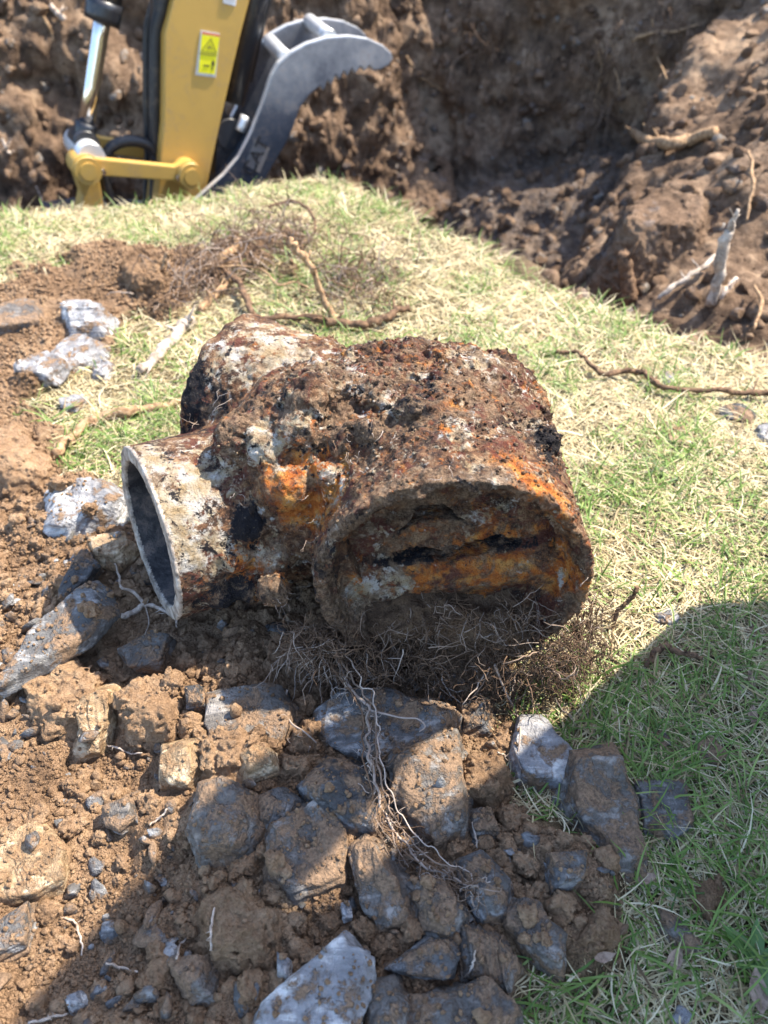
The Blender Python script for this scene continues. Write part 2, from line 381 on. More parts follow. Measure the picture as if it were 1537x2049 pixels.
def coarse(x, y):
    """height without the fine clods, plus masks"""
    x = np.ravel(x).astype(float); y = np.ravel(y).astype(float)
    s = edge_s(x, y) + 0.05 * fbm(xy0(x, y, 5), 3, 71)
    m = soil_mask(x, y)
    lawn = 0.028 * np.exp(-((x + .14) ** 2 + (y - 2.3) ** 2) / .16) + 0.012 * fbm(xy0(x, y, 3.1), 3, 2) - 0.02 * sstep(-0.35, 0.02, s) * (x < 1.0)
    lawn = lawn + m * (0.022 + 0.02 * fbm(xy0(x, y, 6), 3, 9))
    # pit
    floor = np.interp(x, [-1, -.2, .15, .5, 1.0], [-1.1, -1.0, -.72, -.55, -.35]) + 0.09 * np.maximum(y - 3.2, 0)
    lx = 0.36 + 0.55 * (y - 2.1); step_ = sstep(-0.02, 0.13, x - lx + 0.05 * fbm(xy0(x, y, 4), 3, 44))
    sp = spoil_h(x, y) + 0.05 * fbm(xy0(x, y, 2.2), 3, 12)
    pit = floor * (1 - step_) + np.maximum(sp, floor) * step_
    by = bank_y(x) + 0.16 * fbm(xy0(x, y * 0.5, 1.6), 3, 33)
    bank = -1.1 + 2.6 * (y - by + 0.35); bank = np.where(bank > 0.95, 0.95 + 0.02 * (bank - 0.95), bank)
    k = 0.12; hh = np.clip(0.5 + 0.5 * (bank - pit) / k, 0, 1); far = pit * (1 - hh) + bank * hh + k * hh * (1 - hh)
    drop = np.interp(x, [.0, .3, .8, 1.2], [0.30, .22, .20, .35])
    tt = sstep(0.0, 1.0, s / drop)
    z = lawn * (1 - tt) + np.minimum(far, 3) * tt
    bk = sstep(-0.01, 0.05, s)
    bk = bk * (1 - sstep(.9, 1.0, z) * (y > 3))
    grav = (1 - step_) * sstep(0.2, -0.1, bank - pit) * (y > 1.5)
    shade = sstep(-0.75, -0.3, far) # unused spare
    return z, m, bk, grav, s, bank - pit
def soil_detail(x, y, m):
    w1 = worley2(x, y, 26, 3); w2 = worley2(x, y, 62, 4); w3 = worley2(x, y, 140, 8)
    b = 0.020 * np.sqrt(np.maximum(0, .7 - w1 ** 2)) * sstep(-.3, .1, fbm(xy0(x, y, 9), 2, 14)) + 0.010 * np.sqrt(np.maximum(0, .75 - w2 ** 2)) + 0.0045 * np.sqrt(np.maximum(0, .75 - w3 ** 2))
    return m * (b - 0.016 + .012 * fbm(xy0(x, y, 20), 3, 15))
def ground_h(x, y):
    z, m, bk, g, s, _ = coarse(x, y); return z + soil_detail(np.ravel(x), np.ravel(y), m)
def axis(segs):
    out = [segs[0][0]]
    for a, b, n in segs: out += list(np.linspace(a, b, n + 1)[1:])
    return np.array(out)
gx = axis([(-60, -8, 12), (-8, -2.2, 40), (-2.2, -.75, 110), (-.75, .75, 330), (.75, 2.4, 130), (2.4, 8, 40), (8, 60, 12)])
gy = axis([(-60, -6, 12), (-6, 0.1, 50), (0.1, 1.45, 320), (1.45, 2.6, 140), (2.6, 3.3, 50), (3.3, 4.9, 170), (4.9, 9, 30), (9, 80, 14)])
GX, GY = np.meshgrid(gx, gy, indexing='ij')
gz, gm, gb, gg, gs, gbk = coarse(GX, GY)
near = (GX.ravel() > -1.2) & (GX.ravel() < .9) & (GY.ravel() < 2.3)
gz[near] += soil_detail(GX.ravel()[near], GY.ravel()[near], gm[near])
V = np.stack([GX.ravel(), GY.ravel(), gz], 1)
# rough dug faces: push the pit and bank out along their normals
Zg = gz.reshape(GX.shape); dzx = np.gradient(Zg, gx, axis=0).ravel(); dzy = np.gradient(Zg, gy, axis=1).ravel()
Nn = np.stack([-dzx, -dzy, np.ones(len(gz))], 1); Nn /= np.linalg.norm(Nn, axis=1)[:, None]
fm = (gb > 0.01) & (V[:, 1] < 7) & (np.abs(V[:, 0]) < 6)
Pf = V[fm]
dsp = 0.15 * fbm(Pf * 2.6, 3, 51) + 0.07 * fbm(Pf * 9, 3, 52)
wb = worley3(Pf * 7.5, 5); wb2 = worley3(Pf * 17, 6)
dsp += 0.022 * (0.55 - wb) + 0.012 * (0.5 - wb2) + 0.022 * fbm(Pf * 22, 4, 54) + 0.014 * fbm(Pf * 55, 2, 53)
amp = np.where(gbk[fm] > -0.1, 1.0, 0.55)
V[fm] += Nn[fm] * (dsp * gb[fm] * amp)[:, None]
nxg, nyg = GX.shape
ii, jj = np.meshgrid(np.arange(nxg - 1), np.arange(nyg - 1), indexing='ij')
Q = np.stack([ii * nyg + jj, (ii + 1) * nyg + jj, (ii + 1) * nyg + jj + 1, ii * nyg + jj + 1], -1).reshape(-1, 4)
ground = mesh('ground', V, Q, M['ground'], None, True, {'soil': gm, 'bank': gb, 'gravel': gg})
ground['kind'] = 'structure'
GV = V
from mathutils.bvhtree import BVHTree
_sub = (GX[:-1, :-1].ravel() > -2.3) & (GX[:-1, :-1].ravel() < 2.5) & (GY[:-1, :-1].ravel() > 0) & (GY[:-1, :-1].ravel() < 5.2)
BVH = BVHTree.FromPolygons(V.tolist(), Q[_sub].tolist(), all_triangles=False)
def hit(px, py, lift=0.0):           # first ground point seen at a place of the photograph
    d = rays(np.array([px, py], float)); r = BVH.ray_cast(Vector(CP), Vector(d).normalized())
    p = np.array(r[0]) if r[0] is not None else at_z(np.array([px, py], float))
    return p + np.array([0, 0, lift])

def shape(sub, seed, jag):
    b = bmesh.new(); bmesh.ops.create_icosphere(b, subdivisions=sub, radius=1); v = np.array([q.co[:] for q in b.verts]); fcs = np.array([[q.index for q in ff.verts] for ff in b.faces]); b.free()
    g = np.random.default_rng(seed); v = v * (1 + jag * fbm(v * 1.3 + g.uniform(0, 40, 3), 3, seed))[:, None] * g.uniform(.65, 1.1, 3)
    if jag > .5:
        for q in range(5):
            n = g.normal(size=3); n /= np.linalg.norm(n); d = v @ n - g.uniform(.45, .7); v = v - np.outer(np.maximum(d, 0), n)
    return v, fcs
def rotm(n, g):
    q = g.normal(size=(n, 4)); q /= np.linalg.norm(q, axis=1)[:, None]; a, b, c, d = q.T
    return np.stack([1 - 2 * (c * c + d * d), 2 * (b * c - a * d), 2 * (b * d + a * c), 2 * (b * c + a * d), 1 - 2 * (b * b + d * d), 2 * (c * d - a * b), 2 * (b * d - a * c), 2 * (c * d + a * b), 1 - 2 * (b * b + c * c)], 1).reshape(n, 3, 3)
# ------------------------------------------------------------------ the rusted drain fitting
H_ = 0.0024
lo = np.array([-0.45, 0.52, 0.0]); hi = np.array([0.30, 1.10, 0.40])
ax_ = grid3(lo, hi, H_)
X, Y, Z = np.meshgrid(*[a.astype(np.float32) for a in ax_], indexing='ij')
def cyl(a, b, r, sq=None):           # solid capped cylinder
    a = np.array(a, np.float32); b = np.array(b, np.float32); L = np.linalg.norm(b - a); d = (b - a) / L
    t = (X - a[0]) * d[0] + (Y - a[1]) * d[1] + (Z - a[2]) * d[2]
    q = np.sqrt(np.maximum((X - a[0]) ** 2 + (Y - a[1]) ** 2 + (Z - a[2]) ** 2 - t * t, 0))
    return np.maximum(q - r, np.maximum(-t, t - L)), t, q
def rcyl(a, b, r, k):                # with rounded edges
    f, t, q = cyl(a, b, r); L = np.linalg.norm(np.array(b) - np.array(a))
    u = np.maximum(q - (r - k), 0); v = np.maximum(np.maximum(k - t, t - (L - k)), 0)
    return np.minimum(np.maximum(q - (r - k), np.maximum(k - t, t - (L - k))), 0) + np.sqrt(u * u + v * v) - k
def ell(c, r): return (np.sqrt(((X - c[0]) / r[0]) ** 2 + ((Y - c[1]) / r[1]) ** 2 + ((Z - c[2]) / r[2]) ** 2) - 1) * min(r)
BA, BB = (0.081, 0.604, 0.190), (0.072, 0.895, 0.186)
barrel = np.maximum(rcyl((0.081, 0.56, 0.19), BB, 0.160, 0.02), BA[1] - Y)
f = barrel
f = smin(f, rcyl((0.10, 0.86, 0.18), (0.13, 0.985, 0.17), 0.118, 0.012), 0.03)
f = smin(f, rcyl((-0.165, 0.815, 0.19), (0.08, 0.82, 0.195), 0.138, 0.045), 0.025)
f = smin(f, ell((-0.06, 0.80, 0.22), (0.16, 0.12, 0.125)), 0.03)
f = smin(f, ell((0.01, 0.875, 0.25), (0.105, 0.085, 0.092)), 0.025)
f = smin(f, rcyl((-0.03, 0.86, 0.2), (-0.228, 0.967, 0.22), 0.117, 0.010), 0.010)
MC = np.array([-0.302, 0.714, 0.168]); MD = -np.array([math.cos(rad(210.4)) * math.cos(.1), math.sin(rad(210.4)) * math.cos(.1), math.sin(.1)])
branch, bt, bq = cyl(MC, MC + MD * 0.26, 0.115)
f = smin(f, branch, 0.022)
_, rt_, rq = cyl(BA, BB, 0.16)
def trace(px, py):
    d = rays(np.array([px, py], float)); d = d / np.linalg.norm(d); t = 0.45
    while t < 1.6:
        p = CP + d * t; i = np.round((p - lo) / H_).astype(int)
        if (i >= 0).all() and (i < np.array(f.shape)).all() and f[tuple(i)] < 0: return p
        t += 0.002
    return CP + d * 0.95
for px, py, r, k in [(500, 1052, .021, .010), (545, 1112, .026, .012), (497, 1170, .022, .012), (548, 1178, .020, .010), (470, 1118, .018, .012), (572, 975, .028, .015), (655, 948, .018, .008),
                     (822, 822, .020, .008), (690, 880, .016, .01), (480, 880, .030, .02), (600, 860, .026, .015), (440, 1190, .018, .01), (740, 870, .02, .01), (530, 900, .02, .01), (905, 745, .014, .01), (1080, 880, .02, .01), (620, 800, .03, .015), (760, 790, .022, .012)]:
    c = trace(px, py); f = smin(f, (np.sqrt((X - c[0]) ** 2 + (Y - c[1]) ** 2 + (Z - c[2]) ** 2) - r).astype(np.float32), k)
# mouth of the barrel: recess with a lapped inner plate and two slits
zt = Z + 0.16 * (0.083 - X)          # the laps tilt up to the right
depth = 0.062 + 0.014 * np.clip((zt - 0.232) / 0.008, 0, 1) - 0.022 * np.exp(-((zt - 0.150) / 0.034) ** 2) + 0.012 * np.clip((zt - 0.186) / 0.006, 0, 1) - 0.012 * np.clip((0.11 - zt) / 0.03, 0, 1)
rec = np.maximum(rq - 0.149 + .35 * np.maximum(rt_, 0), rt_ - 0.042)
ang_top = 0.120 + 0.008 * np.sin(5 * np.arctan2(Z - 0.19, X - 0.08))
rec2 = np.maximum(rq - ang_top, rt_ - depth)
cut = np.minimum(np.maximum(rec, -rt_ - 0.05), np.maximum(rec2, -rt_ - 0.05))
s1 = np.maximum(np.maximum(np.abs(X - 0.060) - 0.042, np.abs(zt - 0.236 + 0.5 * (X - 0.06) ** 2 * 20) - 0.0065 * np.clip(1 - ((X - 0.060) / 0.042) ** 2, 0, 1)), np.maximum(rt_ - 0.11, 0.02 - rt_))
s2 = np.maximum(np.maximum(np.abs(X - 0.085) - 0.092, np.abs(zt - 0.186 - .003 * np.sin(X * 55) - .0015 * np.sin(X * 140 + 1)) - 0.0040 * np.clip(1 - ((X - 0.085) / 0.092) ** 2, 0, 1)), np.maximum(rt_ - 0.15, 0.02 - rt_))
cut = np.minimum(cut, np.minimum(s1, s2))
cut = np.minimum(cut, np.maximum(np.maximum(np.abs(X - .08) - .105, np.abs(Z - .205) - .075), np.maximum(.112 - rt_, rt_ - .24)))
f = np.maximum(f, -cut)
bore = np.maximum(bq - 0.0965, np.maximum(-bt - 0.05, bt - 0.185))
# crust
band = np.argwhere(np.abs(f) < 0.022)
P = lo + band * H_
sm_ = sstep(0.0, 0.012, bt[tuple(band.T)]) * 1.0
inb = (bt[tuple(band.T)] > -0.02) & (bq[tuple(band.T)] < 0.128) & (bt[tuple(band.T)] < 0.13)
amp = np.where(inb, 0.35 + 0.65 * sstep(0.03, 0.13, bt[tuple(band.T)]), 1.0)
dn = 0.009 * fbm(P * 22, 3, 101) + 0.0055 * fbm(P * 70, 3, 102) + 0.0052 * fbm(P * 170, 2, 103)
dn += 0.007 * np.maximum(0, 0.55 - worley3(P * 30, 104)) + 0.0055 * (0.5 - worley3(P * 75, 105))
amp = amp * np.where((rq[tuple(band.T)] < .13) & (rt_[tuple(band.T)] > .012) & (rt_[tuple(band.T)] < .16), .36, 1.0)
hubA = np.array([-0.03, 0.86, 0.2]); hubD = np.array([-0.222, 0.962, 0.213]) - hubA; hubD /= np.linalg.norm(hubD)
amp = amp * (1 - .62 * sstep(.07, .12, (P - hubA) @ hubD) * (P[:, 0] < -.08))
amp = amp * np.where((rq[tuple(band.T)] >= .13) & (rt_[tuple(band.T)] < .16), .55 + .45 * sstep(.06, .16, rt_[tuple(band.T)]), 1.0)
# the torn front lip
rr = np.abs(rt_[tuple(band.T)])
dn += 0.006 * fbm(P * 32, 2, 106) * sstep(0.03, 0.0, rr)
f = f.astype(np.float32); f[tuple(band.T)] -= (dn * amp).astype(np.float32)
f = np.maximum(f, (-bore).astype(np.float32))
f = np.maximum(f, (-np.minimum(s1, s2) - .0008).astype(np.float32))
f = np.maximum(f, np.where(bq < 0.16, -bt - 0.0006, -1.0).astype(np.float32)) if False else f
PV, PQ = surface_nets(f, lo, H_)
# point attributes
def spots(lst):
    w_ = np.zeros(len(PV))
    for px, py, r, a in lst:
        c = trace(px, py); w_ = np.maximum(w_, a * np.exp(-((PV - c) ** 2).sum(1) / (r * r)))
    return w_
A_ = {}; btv0 = (PV - MC) @ MD
A_['lime'] = spots([(310, 935, .05, 1), (380, 955, .05, 1), (350, 1010, .05, 1), (410, 1050, .045, .8), (370, 1090, .04, .8), (420, 1110, .04, .5), (545, 690, .06, 1.1), (470, 715, .05, .6), (600, 705, .04, 1), (650, 730, .05, .7), (730, 1185, .04, .9), (690, 1215, .04, .7), (540, 1110, .02, 1),
                    (560, 860, .05, .5), (700, 800, .05, .4), (660, 950, .02, .9), (990, 730, .05, .8), (900, 900, .05, .35), (800, 760, .05, .35), (760, 1060, .03, .4), (1060, 880, .04, .5), (1000, 960, .02, .8)])
A_['orange'] = spots([(628, 980, .045, 1.5), (600, 1020, .035, 1.2), (560, 960, .035, .5), (385, 945, .02, .9), (480, 1130, .04, .9), (430, 1165, .04, .8), (560, 1150, .04, .6), (820, 735, .06, .25), (990, 840, .06, .25), (1110, 1000, .05, .8), (970, 1140, .05, .9), (850, 1160, .04, .8), (1050, 1120, .04, .6), (1140, 1150, .04, .9),
                      (1160, 1225, .04, .7), (700, 1180, .03, .7),  (520, 700, .04, .3), (620, 1080, .03, .5), (500, 1210, .05, .6), (400, 1215, .04, .4)])
slitd = np.minimum(np.abs(PV[:, 2] + .16 * (.083 - PV[:, 0]) - .186) + 9 * (np.abs(PV[:, 0] - .085) > .1), np.abs(PV[:, 2] + .16 * (.083 - PV[:, 0]) - .236 + 10 * (PV[:, 0] - .06) ** 2) + 9 * (np.abs(PV[:, 0] - .06) > .05)) + 9 * (np.hypot(PV[:, 0] - .081, PV[:, 2] - .19) > .13) + 9 * (PV[:, 1] > .75)
A_['orange'] = A_['orange'] - .8 * sstep(.006, .002, slitd)
A_['dark'] = .7 * sstep(.0055, .0015, slitd) + .25 * (btv0 < .11) * (btv0 > -.03) * (PV[:, 0] < -.15) * (PV[:, 1] < .86) + spots([(500, 1050, .02, 1.3), (470, 1200, .035, .8), (540, 1190, .025, .9), (830, 820, .025, 1), (650, 870, .04, .5), (640, 1130, .03, .8), (420, 740, .05, .4), (385, 780, .05, .8), (640, 1200, .04, .7), (1110, 880, .03, .9), (960, 970, .04, .5), (560, 790, .04, .5), (740, 860, .03, .6), (860, 780, .03, .6)])  # recess shade of the slits painted in, besides the dark patches of scale
A_['orange'] = A_['orange'] - .45 * sstep(.11, .05, (PV - MC) @ MD) * (np.linalg.norm(PV - MC - np.outer((PV - MC) @ MD, MD), axis=1) < .13)
A_['lime'] = A_['lime'] + .15 * sstep(.12, .04, (PV - MC) @ MD) * (np.linalg.norm(PV - MC - np.outer((PV - MC) @ MD, MD), axis=1) < .13) * sstep(.09, .17, PV[:, 2])
rimw = sstep(0.035, 0.0, np.abs((PV - np.array(BA)) @ np.array([0, 1.0, 0]))) * (np.abs(np.linalg.norm((PV - np.array(BA))[:, [0, 2]], axis=1) - .15) < .03)
A_['mud'] = np.maximum(spots([(700, 800, .1, .30), (950, 790, .1, .25), (650, 1290, .08, .7), (900, 1370, .1, .6), (860, 1000, .10, .25), (520, 830, .06, .25), (470, 860, .03, .4), (560, 1240, .06, .5)]), rimw * 0.3) + .06
rqv = np.linalg.norm((PV - np.array(BA))[:, [0, 2]], axis=1); rtv = PV[:, 1] - BA[1]
btv = (PV - MC) @ MD; bqv = np.sqrt(np.maximum(((PV - MC) ** 2).sum(1) - btv ** 2, 0))
hubA = np.array([-0.03, 0.86, 0.2]); hubD = np.array([-0.222, 0.962, 0.213]) - hubA; hubD /= np.linalg.norm(hubD)
htv = (PV - hubA) @ hubD
fc = PQ
cav = lambda a: a[fc].mean(1)
F_bt, F_bq, F_rt, F_rq, F_ht = cav(btv), cav(bqv), cav(rtv), cav(rqv), cav(htv)
lab = np.zeros(len(fc), int)
lab[(F_bt > -.02) & (F_bt < .12) & (F_bq < .14)] = 1
lab[(F_bt > .004) & (F_bt < .20) & (F_bq < .0985)] = 2
lab[(F_bt <= .004) & (F_bt > -.02) & (F_bq < .118)] = 3
lab[(F_ht > .10) & (PV[fc].mean(1)[:, 0] < -.1) & (lab == 0)] = 4
lab[(F_rq < .134) & (F_rt > .008) & (F_rt < .16) & (lab == 0)] = 5
fit = empty('pipe_fitting', (0.0, 0.76, 0.03))
tag(fit, 'large rusted iron pipe fitting crusted with lime and soil, lying on the dug earth', 'pipe fitting')
def piece(k, name, mat, parent):
    q = fc[lab == k]; u, inv = np.unique(q, return_inverse=True); off = np.array(fit.location)
    o = mesh(name, PV[u] - off, inv.reshape(-1, 4), M[mat], parent, True, {a: v[u] for a, v in A_.items()}); return o
# crumbs of scale and soil grown onto the crust of the barrel
q0 = fc[lab == 0]; c0_ = PV[q0].mean(1); n0 = np.cross(PV[q0[:, 2]] - PV[q0[:, 0]], PV[q0[:, 3]] - PV[q0[:, 1]]); n0 /= np.linalg.norm(n0, axis=1)[:, None] + 1e-12
gc = np.random.default_rng(77); dens = fbm(c0_ * 16, 3, 120); okf = np.where((dens > -.12) & ((np.linalg.norm((c0_ - np.array(BA))[:, [0, 2]], axis=1) > .15) | (c0_[:, 1] > .70)))[0]
pick = okf[gc.integers(0, len(okf), 9000)]; rr_ = .0007 + .0026 * gc.random(9000) ** 3; RM = rotm(9000, gc); kv = gc.integers(0, 6, 9000)
u, inv = np.unique(q0, return_inverse=True); VV = [PV[u]]; AT = {a: [v[u]] for a, v in A_.items()}; TT = []; nv = len(u)
for v_ in range(6):
    sv, sf = shape(1, 4400 + v_, .9); m_ = kv == v_; pk = pick[m_]; n = len(pk)
    X_ = np.einsum('nij,kj->nki', RM[m_], sv) * rr_[m_][:, None, None] + (c0_[pk] + n0[pk] * (rr_[m_] * .3)[:, None])[:, None]; VV.append(X_.reshape(-1, 3))
    TT.append((sf[None] + (nv + np.arange(n) * len(sv))[:, None, None]).reshape(-1, 3)); nv += n * len(sv)
    for a, v in A_.items(): AT[a].append(np.repeat(v[q0[pk, 0]] + (gc.normal(.1, .35, n) if a in ('mud', 'lime', 'dark') else 0), len(sv)))
mesh('barrel', np.vstack(VV) - np.array(fit.location), [inv.reshape(-1, 4), np.vstack(TT)], M['rust'], fit, True, {a: np.concatenate(v) for a, v in AT.items()})
br = piece(1, 'branch_pipe', 'rust', fit); br['label'] = 'short open branch pipe, whitened with lime'
piece(2, 'bore', 'bore', br); piece(3, 'cut_edge', 'cut', br)
piece(4, 'rear_hub', 'rust', fit)
ip = piece(5, 'inner_plate', 'rust', fit); ip['label'] = 'lapped rusty plate with two dark slits inside the wide mouth'
FSDF = f
def pipe_inside(p):
    i = np.round((p - lo) / H_).astype(int); ok = ((i >= 0) & (i < np.array(FSDF.shape))).all(1); r = np.zeros(len(p), bool)
    r[ok] = FSDF[tuple(i[ok].T)] < 0; return r
del X, Y, Z, barrel, branch, rec, rec2, cut, s1, s2, depth, zt, bore
# ------------------------------------------------------------------ stones and clods

def smax(a, b, k): return -smin(-a, -b, k)
def stone(name, label, cat, px, h, thick, typ, mat, tilt=(0, 0), seed=0, group=None):
    """px: outline of the upper face as seen; h: its height above the ground; tilt: slope of the face along x and y"""
    px = np.array(px, float); c0 = px.mean(0); o = hit(*c0); o = np.array([o[0], o[1], o[2]])
    d = rays(c0); o = CP + d * ((o[2] + h - CAMZ) / d[2])
    n = np.array([-tilt[0], -tilt[1], 1.0]); n /= np.linalg.norm(n)
    W = at_plane(px, o, n); e1 = np.array([1.0, 0, 0]); e1 -= n * (e1 @ n); e1 /= np.linalg.norm(e1); e2 = np.cross(n, e1)
    uv = np.stack([(W - o) @ e1, (W - o) @ e2], 1)
    size = np.ptp(uv, axis=0).max(); hv = float(np.clip(size / 48, 0.0011, 0.006))
    mg = 0.35 * thick + 0.012
    a0 = [uv[:, 0].min() - mg, uv[:, 1].min() - mg, -thick - 0.006]; a1 = [uv[:, 0].max() + mg, uv[:, 1].max() + mg, 0.02]
    X, Y, Z = np.meshgrid(*grid3(a0, a1, hv), indexing='ij'); shp = X.shape
    P = np.stack([X.ravel(), Y.ravel(), Z.ravel()], 1); g = np.random.default_rng(seed + 900)
    off = g.uniform(0, 50, 3); wv = fbm((P + off) * np.array([26, 26, 40]), 3, seed) * 0.10 * min(size, .12)
    d2 = poly_sdf(P[:, 0] + wv, P[:, 1] + wv * 0.7, uv)
    ed = np.roll(uv, -1, 0) - uv; sg = np.sign((uv[:, 0] * np.roll(uv[:, 1], -1) - uv[:, 1] * np.roll(uv[:, 0], -1)).sum()); on = np.stack([ed[:, 1], -ed[:, 0]], 1) * sg; on /= np.linalg.norm(on, axis=1)[:, None]
    if typ in ('slab', 'chunk') and ((uv[None] - uv[:, None]) @ on[:, :, None]).max() < .12 * size: d2 = (((P[:, :2] + wv[:, None] * np.array([1, .7]))[:, None] - uv[None]) * on[None]).sum(-1).max(1)
    k = {'slab': .004, 'chunk': .002, 'round': 0.3 * size, 'clod': .018}[typ]; k = min(k, 0.45 * thick, .4 * size)
    side = d2 + (0.12 if typ == 'slab' else 0.3) * P[:, 2]
    top = P[:, 2] + (0.10 * size * fbm((P[:, :2] @ np.array([[1., 0, 0], [0, 1, 0]]) + off) * (2.2 / size), 2, seed + 3) if typ != 'slab' else 0.02 * size * fbm((P + off) * (4 / size), 2, seed + 3))
    f = smax(smax(side, top, k), -P[:, 2] - thick, 0.003)
    if typ in ('chunk', 'slab'):
        for q in range(9 if typ == 'chunk' else 4):
            an = g.uniform(0, 2 * np.pi); ti = g.uniform(.25, 1.3); nn = np.array([np.cos(an) * ti, np.sin(an) * ti, 1]); nn /= np.linalg.norm(nn)
            s_ = ((uv[:, 0] * nn[0] + uv[:, 1] * nn[1]).max()) * g.uniform(.55, .9)
            f = smax(f, P @ nn - s_, 0.002)
    am = {'slab': .0010, 'chunk': .0013, 'round': .0018, 'clod': .006}[typ] * (1 if size > .06 else .6)
    f = f - am * (fbm((P + off) * 60, 3, seed + 5) * 1.3 + 0.8 * fbm((P + off) * 180, 2, seed + 6))
    if typ in ('slab', 'chunk'):
        ta = g.normal(0, .25 if typ == 'slab' else .8, 2); Pz = P[:, 2] + ta[0] * P[:, 0] + ta[1] * P[:, 1]
        f = f - (.0018 if typ == 'slab' else .0026) * fbm(np.stack([P[:, 0] * 14, P[:, 1] * 14, (Pz + off[2]) * 230], 1), 2, seed + 7)
    if typ == 'clod': f = f - .006 * (0.5 - worley3((P + off) * 55, seed))
    V, Qd = surface_nets(f.reshape(shp), np.array(a0), hv)
    if len(Qd) < 10: print('EMPTY STONE', label); return None
    R3 = np.stack([e1, e2, n], 0)
    ob = mesh(name, V @ R3, Qd, M[mat], None, True, None, o)
    return tag(ob, label, cat, group)
GR = 'slate stones lying in the dug earth'
